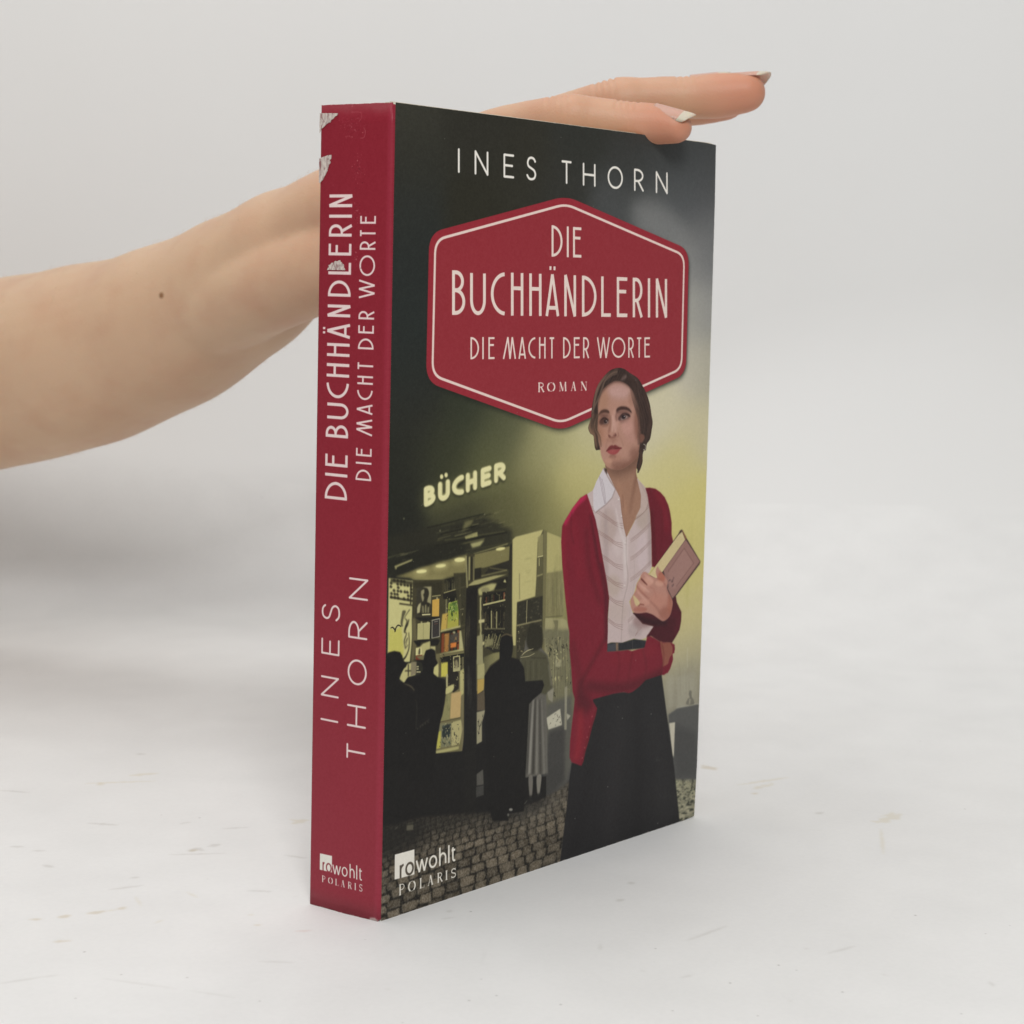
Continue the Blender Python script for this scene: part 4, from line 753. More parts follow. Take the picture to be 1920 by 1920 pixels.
    cv.fill('E', [290, 320, 330, 420, 395, 500, 400, 540, 300, 620, 260, 500], (72, 24, 32), .7, 1, True); cv.line('E', [300, 560, 290, 800, 260, 980], 2.5, (140, 38, 48), .6, 1, True); cv.line('E', [425, 570, 350, 830, 305, 1020], .7, (98, 28, 36), .8, .25, True)
    for k in range(5): cv.blob('E', 392 - k * 20, 625 + k * 85, 5, 7, (168, 90, 92), .7, .05)
    for k in range(60):
        x = rng.uniform(120, 420); y = rng.uniform(500, 1500); cv.line('D', [x, y, x + rng.uniform(-4, 10), y + 90], .12, [(140, 40, 54), (84, 26, 34)][k % 2], .25, .06)
    cv.clip = None
    # held book
    cv.fill('M', [1092, 262, 1120, 205, 1150, 190, 1225, 330, 1440, 690, 1425, 735, 1062, 1222, 1000, 1285, 640, 900], (60, 42, 44), 1, .05)
    cv.fill('M', [1100, 268, 1148, 215, 1200, 350, 860, 830, 750, 960, 640, 895], (204, 188, 144), 1, .04); cv.fill('M', [1100, 268, 1125, 215, 1148, 200, 1152, 225], (70, 52, 44), .9, .05)
    cv.fill('M', [1150, 205, 1162, 200, 1222, 322, 1205, 355, 1195, 340], (140, 98, 70), .9, .05)
    for k in range(9): cv.line('M', [1110 + k * 9, 275 + k * 9, 655 + k * 20, 890 + k * 6], .1, (176, 150, 98), .5, .04)
    cv.fill('M', [1212, 350, 1432, 690, 1420, 722, 1060, 1205, 1000, 1270, 930, 1120, 860, 830, 1195, 362], (148, 112, 104), 1, .05)
    cv.fill('M', [1185, 470, 1340, 720, 1040, 1120, 960, 1100, 930, 860], (156, 120, 112), 1, .3); cv.line('M', [930, 850, 1185, 480, 1335, 715, 1060, 1080], .3, (118, 84, 78), .8, .12); cv.line('M', [1430, 700, 1062, 1208], .4, (74, 50, 50), .8, .1)
    scribble(cv, 'M', [920, 960, 1030, 930, 1020, 1100, 930, 1110], 14, rng, [(62, 46, 48), (84, 62, 62)], .8, .25, .08)
    # holding hand
    hand = [560, 850, 610, 870, 650, 905, 745, 950, 760, 930, 742, 870, 748, 810, 770, 765, 795, 810, 850, 880, 900, 950, 925, 1000, 915, 1090, 940, 1170, 985, 1260, 1005, 1330, 995, 1420, 965, 1530, 905, 1600, 845, 1620, 770, 1575, 690, 1520, 600, 1490, 500, 1500, 420, 1497, 375, 1460, 350, 1380, 345, 1300, 372, 1240, 395, 1200, 430, 1130, 440, 1070, 455, 1020, 495, 960, 510, 900]
    cv.fill('M', hand, (178, 130, 116), 1, .05, True)
    cv.clip = cv.fullmask('M', hand, True)
    for x, y, rx, ry, c, a, b in ((900, 1500, 110, 120, (150, 96, 82), .8, 1), (780, 1300, 140, 120, (184, 128, 112), .6, 1), (620, 1000, 90, 70, (204, 156, 138), .7, .5), (830, 930, 60, 90, (168, 100, 80), .8, .5), (520, 1120, 80, 60, (200, 150, 132), .6, .5), (500, 1440, 110, 40, (160, 98, 84), .7, .4), (960, 1350, 40, 160, (160, 96, 78), .6, .6), (560, 1330, 90, 50, (200, 150, 134), .6, .4), (800, 1030, 70, 50, (210, 164, 144), .5, .4)):
        cv.blob('M', x, y, rx, ry, c, a, b)
    for pts in ([470, 1020, 560, 1110, 650, 1170], [455, 1160, 540, 1250, 600, 1300], [560, 880, 640, 960, 700, 1010]): cv.line('M', pts, (.5, .9, .4), (204, 160, 146), .6, .25, True)
    for pts in ([640, 1300, 760, 1420, 850, 1560], [900, 1120, 960, 1260, 980, 1400]): cv.line('M', pts, (.4, .9, .5), (146, 98, 86), .5, .4, True)
    cv.line('M', [510, 955, 560, 1010, 610, 1060], (.5, .6, .2), (96, 44, 40), .9, .12, True); cv.line('M', [440, 1070, 520, 1170, 640, 1280], (.4, .5, .2), (140, 84, 72), .8, .15, True); cv.line('M', [385, 1220, 420, 1300, 470, 1380, 500, 1360, 560, 1370], .4, (120, 66, 56), .8, .12, True)
    cv.fill('M', [385, 1215, 440, 1260, 490, 1330, 470, 1375, 430, 1380, 400, 1300], (200, 180, 136), .95, .06, True); cv.line('M', [760, 940, 850, 1000, 900, 1090], .4, (150, 92, 78), .7, .2, True); cv.line('M', [650, 1080, 720, 1140, 740, 1250], .3, (160, 104, 90), .5, .2, True)
    cv.clip = None
    cv.fill('D', [905, 1500, 930, 1508, 985, 1505, 1008, 1545, 1005, 1600, 985, 1625, 970, 1680, 930, 1702, 925, 1640], (138, 82, 68), 1, .08, True); cv.line('D', [915, 1510, 935, 1600, 928, 1700], .5, (110, 50, 44), .7, .15, True)
    cv.fill('D', [985, 1505, 1022, 1520, 1025, 1560, 1005, 1600, 1010, 1640, 985, 1720, 940, 1768, 920, 1770, 930, 1702, 968, 1680, 985, 1625, 1003, 1600, 1008, 1545], (112, 30, 44), 1, .06)
    # ---- publisher mark
    mark(cv, 'L', 'cover')
    # print grain, scratches, edge wear
    cv.img += cv.noise(2, 7) + cv.noise(6, 4)
    for k in range(26): cv.blob('P', rng.uniform(740, 1300), rng.uniform(220, 1500), .8, .8, (150, 150, 140), .5, .02)
    cv.line('B', [740, 712, 740, 800], .12, (186, 110, 112), .6, .05); cv.line('B', [868, 380, 890, 430], .5, (160, 80, 84), .25, .2)
    for X in range(0, cv.h, 7):
        if rng.rand() < .2: cv.fill(None, np.array([[cv.w, X], [cv.w - rng.uniform(.8, 2.5), X + 2], [cv.w - 1, X + 9], [cv.w, X + 12]]), (190, 186, 178), .6, .03, raw=True)
    for X in range(0, cv.w, 7):
        if rng.rand() < .3: cv.fill(None, np.array([[X, cv.h], [X + 2, cv.h - rng.uniform(.8, 2.8)], [X + 9, cv.h - 1], [X + 12, cv.h]]), (170, 160, 148), .6, .03, raw=True)
        if rng.rand() < .15: cv.fill(None, np.array([[X, 0], [X + 2, rng.uniform(.8, 2.0)], [X + 9, 1], [X + 12, 0]]), (170, 160, 148), .5, .03, raw=True)

def mark(cv, f, where):
    W = (226, 222, 212)
    if where == 'cover':
        sq = [352, 720, 672, 632, 672, 1042, 348, 1128]
        l = [('r', 425, 512), ('o', 522, 664), ('w', 692, 895), ('o', 908, 1045), ('h', 1075, 1195), ('l', 1222, 1248), ('t', 1268, 1352)]
        top = (425, 790, 1352, 532); bot = (425, 1110, 1352, 820)
        cv.fill(f, sq, W, 1, .02)
        old = cv.img.copy(); sqm = cv.fullmask(f, sq)
        cv.clip = sqm; cv.text(f, low, l[:2], top, bot, .62, (84, 76, 66)); cv.clip = None
        cv.text(f, low, l[2:], top, bot, .58, W)
        s = [('P', 412, 515), ('O', 572, 690), ('L', 748, 838), ('A', 885, 985), ('R', 1038, 1140), ('I', 1172, 1222), ('S', 1270, 1352)]
        cv.text(f, serif, s, (412, 1210, 1352, 930), (412, 1395, 1352, 1085), .30, W)
    else:
        sq = [215, 1065, 338, 1090, 337, 1256, 213, 1228]
        l = [('r', 240, 268), ('o', 276, 334), ('w', 342, 428), ('o', 436, 494), ('h', 514, 564), ('l', 578, 591), ('t', 602, 640)]
        top = (240, 1105, 640, 1197); bot = (240, 1241, 640, 1340)
        cv.fill(f, sq, W, 1, .02)
        cv.clip = cv.fullmask(f, sq); cv.text(f, low, l[:2], top, bot, .36, (134, 42, 52)); cv.clip = None
        cv.text(f, low, l[2:], top, bot, .34, W)
        s = [('P', 233, 272), ('O', 300, 345), ('L', 367, 408), ('A', 427, 468), ('R', 495, 538), ('I', 560, 580), ('S', 608, 640)]
        cv.text(f, serif, s, (233, 1283, 640, 1378), (233, 1350, 640, 1450), .19, W)

def paint_spine(cv):
    rng = np.random.RandomState(3)
    cv.img[:] = np.array((134, 34, 47)) / 255
    yy = np.linspace(0, 1, cv.h)[:, None, None]
    cv.img[:] += (np.array((8, 12, 12)) / 255) * np.clip((yy - .55) / .45, 0, 1)
    W = (226, 206, 202)
    # (frame T spans photo y 540..940, frame S 160..560): convert everything to frame T coordinates
    S = lambda v: v - (380 * 4.8)
    big = [('D', 1903, 1745), ('I', 1702, 1664), ('E', 1608, 1484), ('B', 1346, 1232), ('U', 1180, 1036), ('C', 992, 836), ('H', 802, 680), ('H', 617, 497), ('a', 455, 318), ('N', 262, 150), ('D', 78, -68), ('L', S(1703), S(1582)), ('E', S(1532), S(1412)), ('R', S(1362), S(1247)), ('I', S(1190), S(1166)), ('N', S(1097), S(982))]
    cv.vtext('T', deco, big, (S(1000), 279, 1820, 237), (S(1000), 488, 1820, 441), .78, W)
    sm = [('D', 1732, 1634), ('I', 1586, 1566), ('E', 1514, 1434), ('M', 1332, 1178), ('A', 1140, 1044), ('C', 1008, 908), ('H', 868, 792), ('T', 742, 662), ('D', 552, 454), ('E', 409, 328), ('R', 283, 205), ('W', 96, S(1748)), ('O', S(1716), S(1530)), ('R', S(1481), S(1402)), ('T', S(1368), S(1296)), ('E', S(1246), S(1167))]
    cv.vtext('T', deco, sm, (S(1200), 559, 1680, 517), (S(1200), 697, 1680, 655), .5, W)
    cv.vtext('U', geo, [('I', 1506, 1476), ('N', 1280, 1096), ('E', 902, 757), ('S', 592, 447)], (450, 210, 1500, 198), (450, 379, 1500, 361), .55, W, rnd=True)
    cv.vtext('U', geo, [('T', 1843, 1708), ('H', 1553, 1354), ('O', 1174, 942), ('R', 758, 594), ('N', 406, 212)], (300, 457, 1800, 434), (300, 628, 1800, 603), .55, W, rnd=True)
    mark(cv, 'V', 'spine')
    # rubbed adhesive specks and dust
    for (x0, y0, x1, y1, n) in [(380, 240, 610, 480, 90), (490, 600, 600, 900, 80), (500, 950, 560, 1300, 40), (490, 1500, 560, 1680, 30), (200, 300, 800, 1900, 20)]:
        for _ in range(n):
            x, y = rng.normal((x0 + x1) / 2, (x1 - x0) / 4), rng.normal((y0 + y1) / 2, (y1 - y0) / 4)
            r = rng.uniform(1, 4); cv.blob('S', x, y, r, r * rng.uniform(.5, 1.5), [(196, 130, 130), (86, 20, 30), (170, 90, 94)][rng.randint(3)], rng.uniform(.3, .8), .03)
    for _ in range(22):
        x, y = rng.uniform(380, 600), rng.uniform(250, 470); cv.line('S', [x, y, x + rng.uniform(-30, 30), y + rng.uniform(-30, 30)], .06, (180, 106, 108), .5, .03)
    cv.line('S', [480, 242, 560, 245, 570, 290, 545, 330], .1, (176, 96, 98), .6, .04, True); cv.line('S', [590, 380, 605, 420, 590, 470, 560, 475], .1, (190, 120, 120), .7, .04, True)
    cv.img += cv.noise(2, 6) + cv.noise(5, 4)
    # worn hinge edge with its highlight painted in, and worn lower rim
    cv.fill(None, np.array([[cv.w - 7, 0], [cv.w, 0], [cv.w, cv.h], [cv.w - 7, cv.h]]), (166, 62, 84), .45, .35, raw=True)
    for X in range(0, cv.w, 5):
        if rng.rand() < .6: cv.fill(None, np.array([[X, cv.h], [X + 1, cv.h - rng.uniform(.8, 3.5)], [X + 6, cv.h - 1], [X + 9, cv.h]]), (214, 196, 190), .75, .03, raw=True)
        if rng.rand() < .4 or X > cv.w * .7: cv.fill(None, np.array([[X, 0], [X + 1, rng.uniform(.6, 2.6)], [X + 6, 1], [X + 9, 0]]), (214, 190, 186), .7, .03, raw=True)
    cv.fill(None, np.array([[cv.w - 30, cv.h], [cv.w - 26, cv.h - 7], [cv.w - 6, cv.h - 9], [cv.w, cv.h - 3], [cv.w, cv.h]]), (216, 200, 192), .9, .05, raw=True)

def make_prints():
    cc = Canvas(BW * 1000, BH * 1000, on_cover); paint_cover(cc)
    sc = Canvas(BT * SPL * 1000, BH * 1000, on_spine, flipx=True); paint_spine(sc)
    return np.clip(cc.img, 0, 1), np.clip(sc.img, 0, 1)

MK0 = (-.36, .22, .80, .72)                         # side and forward origin, width and length of the marked part of the paper (m)
def on_floor(x, y):
    d = ray(x, y); t = -CAM[2] / d[2]; p = np.array(CAM) + d * t
    s_ = (p[0] - CAM[0]) * .671 - (p[1] - CAM[1]) * .741; f_ = (p[0] - CAM[0]) * .741 + (p[1] - CAM[1]) * .671
    return (s_ - MK0[0]) * 400, (f_ - MK0[1]) * 400
def make_marks():
    FR.update({'W': (0, 1280, 2.526), 'X': (1000, 1400, 2.087), 'Y': (640, 1680, 4.571)})
    cv = Canvas(MK0[2] * 400, MK0[3] * 400, on_floor); cv.img[:] = 1; rng = np.random.RandomState(21)
    cv.img += cv.noise(90, 5) + cv.noise(40, 4) + cv.noise(3, 3) - .012
    tan, yel, gry, pnk = (206, 186, 150), (226, 214, 184), (196, 192, 186), (226, 190, 180)
    for f, L in (('W', [(135, 1123, 200, 1120, 5, tan), (270, 1110, 340, 1103, 7, tan), (410, 1092, 500, 1083, 7, tan), (500, 1083, 560, 1074, 3, yel), (555, 1072, 600, 1066, 7, tan), (250, 1228, 335, 1222, 5, tan), (610, 440, 750, 430, 5, yel), (400, 478, 740, 465, 3, yel), (455, 481, 490, 478, 8, yel),
                        (900, 797, 950, 785, 10, gry), (900, 800, 935, 792, 6, tan), (985, 775, 1040, 765, 6, gry), (800, 815, 1070, 808, 3, gry), (1395, 1015, 1412, 1010, 8, gry), (1205, 1148, 1230, 1147, 6, tan), (1180, 1100, 1195, 1098, 4, yel), (1395, 1178, 1475, 1173, 4, pnk), (410, 665, 560, 675, 4, gry),
                        (850, 670, 900, 660, 3, gry), (1050, 692, 1180, 685, 3, gry), (1350, 818, 1460, 832, 4, gry), (520, 980, 680, 960, 4, gry), (0, 1425, 200, 1394, 4, gry), (200, 1394, 280, 1385, 3, gry), (480, 1400, 840, 1450, 2, gry), (900, 1458, 1120, 1492, 2, gry), (1220, 1320, 1400, 1325, 3, gry), (640, 1010, 670, 1060, 2, yel),
                        (730, 1140, 770, 1125, 3, yel), (50, 775, 110, 778, 5, gry), (160, 795, 215, 797, 4, gry), (205, 862, 250, 876, 5, gry), (880, 990, 940, 1020, 2, yel), (1170, 985, 1290, 990, 4, gry), (1390, 665, 1460, 650, 9, yel), (620, 925, 660, 922, 5, gry), (640, 340, 690, 338, 4, gry), (0, 510, 140, 520, 3, gry)]),
                 ('X', [(660, 75, 710, 90, 7, tan), (850, 185, 880, 182, 4, tan), (860, 165, 940, 144, 5, yel), (1100, 264, 1135, 257, 4, gry), (1340, 295, 1440, 262, 9, yel), (325, 606, 358, 598, 6, gry), (372, 530, 388, 538, 6, gry), (1060, 793, 1078, 788, 3, gry), (575, 905, 620, 893, 3, gry), (262, 770, 262, 800, 2, gry),
                        (420, 875, 435, 880, 2, gry), (1000, 992, 1010, 998, 2, gry), (1365, 890, 1385, 895, 3, gry), (1785, 918, 1800, 938, 3, gry), (1360, 320, 1370, 420, 2, yel), (800, 150, 1000, 120, 3, yel), (600, 760, 760, 700, 3, gry), (1150, 810, 1260, 780, 3, gry)]),
                 ('Y', [(900, 142, 945, 122, 10, gry), (850, 198, 980, 180, 5, gry), (770, 915, 792, 917, 4, gry), (1200, 600, 1240, 450, 1.5, gry), (60, 90, 60, 90, 2, gry), (0, 780, 20, 780, 5, gry), (390, 790, 410, 810, 4, gry)])):
        k = FR[f][2]
        for x0, y0, x1, y1, w, c in L:
            (ax, ay), (bx, by) = cv.q(f, [x0, y0, x1, y1]); n = max(3, int(np.hypot(bx - ax, by - ay) / 2))
            ww = w / k * .13 * cv.depth(f, x0, y0) / 10
            P = np.array([[ax + (bx - ax) * t, ay + (by - ay) * t] for t in np.linspace(0, 1, n)]); P += rng.uniform(-.25, .25, P.shape) * ww * 10
            W_ = ww * 10 * (.25 + np.sin(np.linspace(.1, pi - .1, n))) * rng.uniform(.6, 1.3, n)
            R = ribbon(P, W_)
            if R is not None: cv.put(cv.mask([R], 1.2), c, .34)
    for f, L in (('W', [(945, 640), (765, 626), (400, 1275), (358, 1495), (575, 1382), (1590, 1000), (1230, 1508)]), ('X', [(1688, 244), (478, 790), (770, 925), (1495, 660), (1210, 960), (1030, 875), (878, 1053), (1675, 1045), (545, 1033), (960, 855), (1865, 700)]), ('Y', [(1110, 133), (1200, 712), (1330, 853), (1095, 895), (1880, 930), (525, 1085)])):
        for x, y in L:
            X, Y = cv.q(f, [x, y])[0]; a = rng.uniform(.7, 1.3); t = np.linspace(0, 2 * pi, 8, endpoint=False)
            cv.put(cv.mask([np.stack([X + a * np.cos(t), Y + a * 1.2 * np.sin(t)], 1)], .3), (150, 146, 142), .5)
    for _ in range(160):
        X, Y, a, l = rng.uniform(0, cv.w), rng.uniform(0, cv.h), rng.uniform(-.5, .5), rng.uniform(3, 22)
        R = ribbon(np.array([[X, Y], [X + l * .5, Y + l * .5 * a + rng.uniform(-1, 1)], [X + l, Y + l * a]]), rng.uniform(.7, 1.5)); cv.put(cv.mask([R], .4), (190, 185, 178), rng.uniform(.03, .12))
    for _ in range(120):
        X, Y = rng.uniform(0, cv.w), rng.uniform(0, cv.h); t = np.linspace(0, 2 * pi, 7, endpoint=False); a = rng.uniform(.4, .9)
        cv.put(cv.mask([np.stack([X + a * np.cos(t), Y + a * np.sin(t)], 1)], .3), (130, 126, 120), rng.uniform(.2, .7))
    cv.clip = None
    cv.img[:3] = cv.img[-3:] = .985; cv.img[:, :3] = cv.img[:, -3:] = .985
    return np.clip(cv.img, 0, 1)

# ------------------------------------------------------------------ helpers
def mat(name, base=(.5, .5, .5), rough=.5, spec=.5):
    m = bpy.data.materials.new(name); m.use_nodes = True; b = m.node_tree.nodes['Principled BSDF']
    b.inputs['Base Color'].default_value = (*base, 1); b.inputs['Roughness'].default_value = rough; b.inputs['Specular IOR Level'].default_value = spec
    return m, m.node_tree, b
def node(nt, t, **k):
    n = nt.nodes.new(t)
    for a, v in k.items():
        if a.startswith('i_'):
            key = a[2:].replace('_', ' ')
            n.inputs[key].default_value = v
        else: setattr(n, a, v)
    return n
def mesh_obj(name, verts, faces, mats, parent=None, smooth=False, uvs=None, midx=None):
    me = bpy.data.meshes.new(name); me.from_pydata([tuple(v) for v in verts], [], faces)
    for m in (mats if isinstance(mats, (list, tuple)) else [mats]): me.materials.append(m)
    if midx: me.polygons.foreach_set('material_index', midx)
    if uvs is not None:
        ul = me.uv_layers.new(name='UVMap')
        for l in me.loops: ul.data[l.index].uv = uvs[l.vertex_index]
    if smooth: me.polygons.foreach_set('use_smooth', [True] * len(me.polygons))
    me.update(); o = bpy.data.objects.new(name, me); C.objects.link(o)
    if parent: o.parent = parent
    return o
def image(name, arr):
    h, w_ = arr.shape[:2]; im = bpy.data.images.new(name, w_, h)
    px = np.ones((h, w_, 4), np.float32); px[..., :3] = arr[::-1]
    im.pixels.foreach_set(px.ravel()); im.update(); im.pack(); return im

# ------------------------------------------------------------------ backdrop: white paper sweep, floor curving up into the wall
def backdrop():
    m, nt, b = mat('white_paper', (.79, .785, .775), .55, .35)
    tc = node(nt, 'ShaderNodeTexCoord'); 
    def ramp(src, p0, p1, c0=(0, 0, 0, 1), c1=(1, 1, 1, 1)):
        r = node(nt, 'ShaderNodeValToRGB'); r.color_ramp.elements[0].position = p0; r.color_ramp.elements[1].position = p1
        r.color_ramp.elements[0].color = c0; r.color_ramp.elements[1].color = c1; nt.links.new(src, r.inputs[0]); return r.outputs[0]
    def mapped(scale, rot=0.0, loc=(0, 0, 0)):
        mp = node(nt, 'ShaderNodeMapping'); mp.inputs['Scale'].default_value = scale; mp.inputs['Rotation'].default_value = (0, 0, rot); mp.inputs['Location'].default_value = loc
        nt.links.new(tc.outputs['Object'], mp.inputs[0]); return mp.outputs[0]
    def noise_(vec, scale, det=4, rough=.6, dist=0):
        n = node(nt, 'ShaderNodeTexNoise'); n.inputs['Scale'].default_value = scale; n.inputs['Detail'].default_value = det; n.inputs['Roughness'].default_value = rough; n.inputs['Distortion'].default_value = dist
        nt.links.new(vec, n.inputs['Vector']); return n.outputs[0]
    def mix(fac, c0, c1, mode='MIX'):
        x = node(nt, 'ShaderNodeMix', data_type='RGBA', blend_type=mode)
        for s_, v in ((0, fac), (6, c0), (7, c1)):
            if isinstance(v, bpy.types.NodeSocket): nt.links.new(v, x.inputs[s_])
            else: x.inputs[s_].default_value = v
        return x.outputs[2]
    def mul(a, k):
        x = node(nt, 'ShaderNodeMath', operation='MULTIPLY'); nt.links.new(a, x.inputs[0])
        if isinstance(k, bpy.types.NodeSocket): nt.links.new(k, x.inputs[1])
        else: x.inputs[1].default_value = k
        return x.outputs[0]
    base = mix(ramp(noise_(mapped((1, 1, 1)), 3.0, 3), .35, .7), (.805, .800, .788, 1), (.785, .777, .76, 1))
    mk = image('paper_marks', make_marks())
    uvn = node(nt, 'ShaderNodeUVMap', uv_map='UVMap'); tx = node(nt, 'ShaderNodeTexImage', image=mk, interpolation='Cubic', extension='EXTEND')
    nt.links.new(uvn.outputs[0], tx.inputs[0]); base = mix(1.0, base, tx.outputs[0], 'MULTIPLY')
    nt.links.new(base, b.inputs['Base Color'])
    bp = node(nt, 'ShaderNodeBump'); bp.inputs['Strength'].default_value = .12; bp.inputs['Distance'].default_value = .0006
    nt.links.new(noise_(mapped((1, 1, 1)), 160, 4), bp.inputs['Height']); nt.links.new(bp.outputs[0], b.inputs['Normal'])
    org = Vector((CAM[0], CAM[1], 0)); verts = []; faces = []
    xs = [-2.4, -1.2] + [-.6 + .1 * k for k in range(13)] + [1.2, 2.4]
    NP = 22
    for sx in xs:                                   # the bend in the paper is tight at the left and opens out to the right
        t = min(1, max(0, (sx + .25) / .45)); t = t * t * (3 - 2 * t)
        R = SWEEP[1] + t * .16; d0 = SWEEP[0] - t * .10
        prof = [(-2.2, 0)] + [(d0 + R * sin(k / 19 * pi / 2 * .985), R * (1 - cos(k / 19 * pi / 2 * .985))) for k in range(20)] + [(d0 + R + .03, 1.9)]
        for (f, z) in prof: verts.append(org + FWD * f + SIDE * sx + UP * z)
    for c in range(len(xs) - 1):
        for i in range(NP - 1):
            a = c * NP + i; faces.append((a, a + NP, a + NP + 1, a + 1))
    uvs = []
    for v_ in verts:
        r_ = v_ - org; fz = r_.dot(FWD) + max(0, r_.z)
        uvs.append(((r_.dot(SIDE) - MK0[0]) / MK0[2], (fz - MK0[1]) / MK0[3]))
    o = mesh_obj('backdrop', verts, faces, m, smooth=True, uvs=uvs); o['kind'] = 'structure'
backdrop()

# ------------------------------------------------------------------ the book
def book():
    cimg, simg = make_prints()
    def ink(a, k):                                 # sRGB to reflectance, leave room for the varnish sheen
        l = np.where(a <= .04045, a / 12.92, ((a + .055) / 1.055) ** 2.4); l = np.clip(l - k, .0015, 1)
        return np.where(l <= .0031308, l * 12.92, 1.055 * l ** (1 / 2.4) - .055).astype(np.float32)
    cimg, simg = ink(cimg, .008), ink(simg, .004)
    ci, si = image('cover_print', cimg), image('spine_print', simg)
    def print_mat(name, im, rough, gain):
        m, nt, b = mat(name, (.5, .5, .5), rough, .28)
        t = node(nt, 'ShaderNodeTexImage', image=im, interpolation='Cubic', extension='EXTEND')
        g = node(nt, 'ShaderNodeMix', data_type='RGBA', blend_type='MULTIPLY'); g.inputs[0].default_value = 1; g.inputs[7].default_value = (gain[0], gain[1], gain[2], 1)
        nt.links.new(t.outputs[0], g.inputs[6]); nt.links.new(g.outputs[2], b.inputs['Base Color'])
        n = node(nt, 'ShaderNodeTexNoise'); n.inputs['Scale'].default_value = 900; n.inputs['Detail'].default_value = 3
        n2 = node(nt, 'ShaderNodeTexNoise'); n2.inputs['Scale'].default_value = 30; n2.inputs['Detail'].default_value = 4
        tc = node(nt, 'ShaderNodeTexCoord'); nt.links.new(tc.outputs['Object'], n.inputs['Vector']); nt.links.new(tc.outputs['Object'], n2.inputs['Vector'])
        bp = node(nt, 'ShaderNodeBump'); bp.inputs['Strength'].default_value = .25; bp.inputs['Distance'].default_value = .0001; nt.links.new(n.outputs[0], bp.inputs['Height']); nt.links.new(bp.outputs[0], b.inputs['Normal'])
        mr = node(nt, 'ShaderNodeMapRange'); mr.inputs['To Min'].default_value = rough - .07; mr.inputs['To Max'].default_value = rough + .1; nt.links.new(n2.outputs[0], mr.inputs[0]); nt.links.new(mr.outputs[0], b.inputs['Roughness'])
        return m
    cm = print_mat('printed_cover', ci, .42, GAINC); sm = print_mat('printed_spine', si, .42, GAINS)
    pm, pnt, pb = mat('page_edges', (.70, .65, .54), .8, .2)
    tc = node(pnt, 'ShaderNodeTexCoord'); mp = node(pnt, 'ShaderNodeMapping'); mp.inputs['Scale'].default_value = (3, 900, 3); pnt.links.new(tc.outputs['Object'], mp.inputs[0])
    pn = node(pnt, 'ShaderNodeTexNoise'); pn.inputs['Scale'].default_value = 6; pnt.links.new(mp.outputs[0], pn.inputs['Vector'])
    pr_ = node(pnt, 'ShaderNodeValToRGB'); pr_.color_ramp.elements[0].color = (.52, .47, .38, 1); pr_.color_ramp.elements[1].color = (.78, .73, .62, 1); pr_.color_ramp.elements[0].position = .35; pr_.color_ramp.elements[1].position = .6
    pnt.links.new(pn.outputs[0], pr_.inputs[0]); pnt.links.new(pr_.outputs[0], pb.inputs['Base Color'])
    em, _, _ = mat('board_edge', (.78, .75, .68), .8, .2)
    bm_, _, _ = mat('plain_back_cover', (.13, .02, .03), .45, .4)
    root = bpy.data.objects.new('book', None); C.objects.link(root); root.empty_display_size = .02
    root['label'] = 'thick upright paperback with crimson spine and a woman in a red cardigan on its cover'; root['category'] = 'book'
    root.location = (0, 0, 0)
    TH = .00034; r = .0009
    rs = random.Random(4)
    # front cover: bent board, printed face at y = 0 (very slight waviness), edges unprinted
    nx, nz = 24, 12; V = []; F = []; U = []; MI = []
    def wav(x, z):
        return -.00022 * sin(pi * z / BH) * (x / BW)
    x0 = r
    for side in (0, 1):
        for j in range(nz + 1):
            for i in range(nx + 1):
                x = x0 + (BW - x0) * i / nx; z = BH * j / nz
                if i == nx:                                   # softly rounded, slightly rubbed corners
                    if j == 0: x -= .0006; z += .0004
                    if j == nz: x -= .0003; z -= .0003
                V.append((x, wav(x, z) + side * TH, z)); U.append((x / BW, z / BH))
    n1 = (nx + 1) * (nz + 1)
    for j in range(nz):
        for i in range(nx):
            a = j * (nx + 1) + i; F.append((a, a + 1, a + nx + 2, a + nx + 1)); MI.append(0)
            F.append((n1 + a, n1 + a + nx + 1, n1 + a + nx + 2, n1 + a + 1)); MI.append(1)
    for i in range(nx):
        a = i; F.append((a, n1 + a, n1 + a + 1, a + 1)); MI.append(1)
        a = nz * (nx + 1) + i; F.append((a, a + 1, n1 + a + 1, n1 + a)); MI.append(1)
    for j in range(nz):
        a = j * (nx + 1) + nx; F.append((a, n1 + a, n1 + a + nx + 1, a + nx + 1)); MI.append(1)
        a = j * (nx + 1); F.append((a, a + nx + 1, n1 + a + nx + 1, n1 + a)); MI.append(1)
    mesh_obj('front_cover', V, F, [cm, em], root, True, U, MI)
    bpy.data.objects['front_cover'].data.shade_flat()
    # spine: profile from the hinge roll to the back hinge, thickness TH
    sd = Vector((SKEW, 1, 0)).normalized(); sn = Vector((-1, SKEW, 0)).normalized()   # along the spine / outward
    L = BT * SPL; prof = []
    fr = Vector((r, 0, 0)); p_end = sd * r
    for k in range(7):
        t = k / 6; prof.append((fr * (1 - t) ** 2 + p_end * t * t, r * (t - .5) * .9))
    for k in range(1, 15):
        t = k / 14; s = r + (L - 2 * r) * t
        prof.append((sd * s + sn * (.00025 * sin(pi * t)), s))
    back = Vector((SKEW * BT, BT, 0)); bb = back + Vector((r, 0, 0))
    for k in range(1, 6):
        t = k / 5; a = sd * (L - r); prof.append((a * (1 - t) ** 2 + 2 * back * t * (1 - t) + bb * t * t, L - r + r * t))
    V = []; F = []; U = []; MI = []; nz = 40
    ctr = Vector((.03, BT / 2, 0))
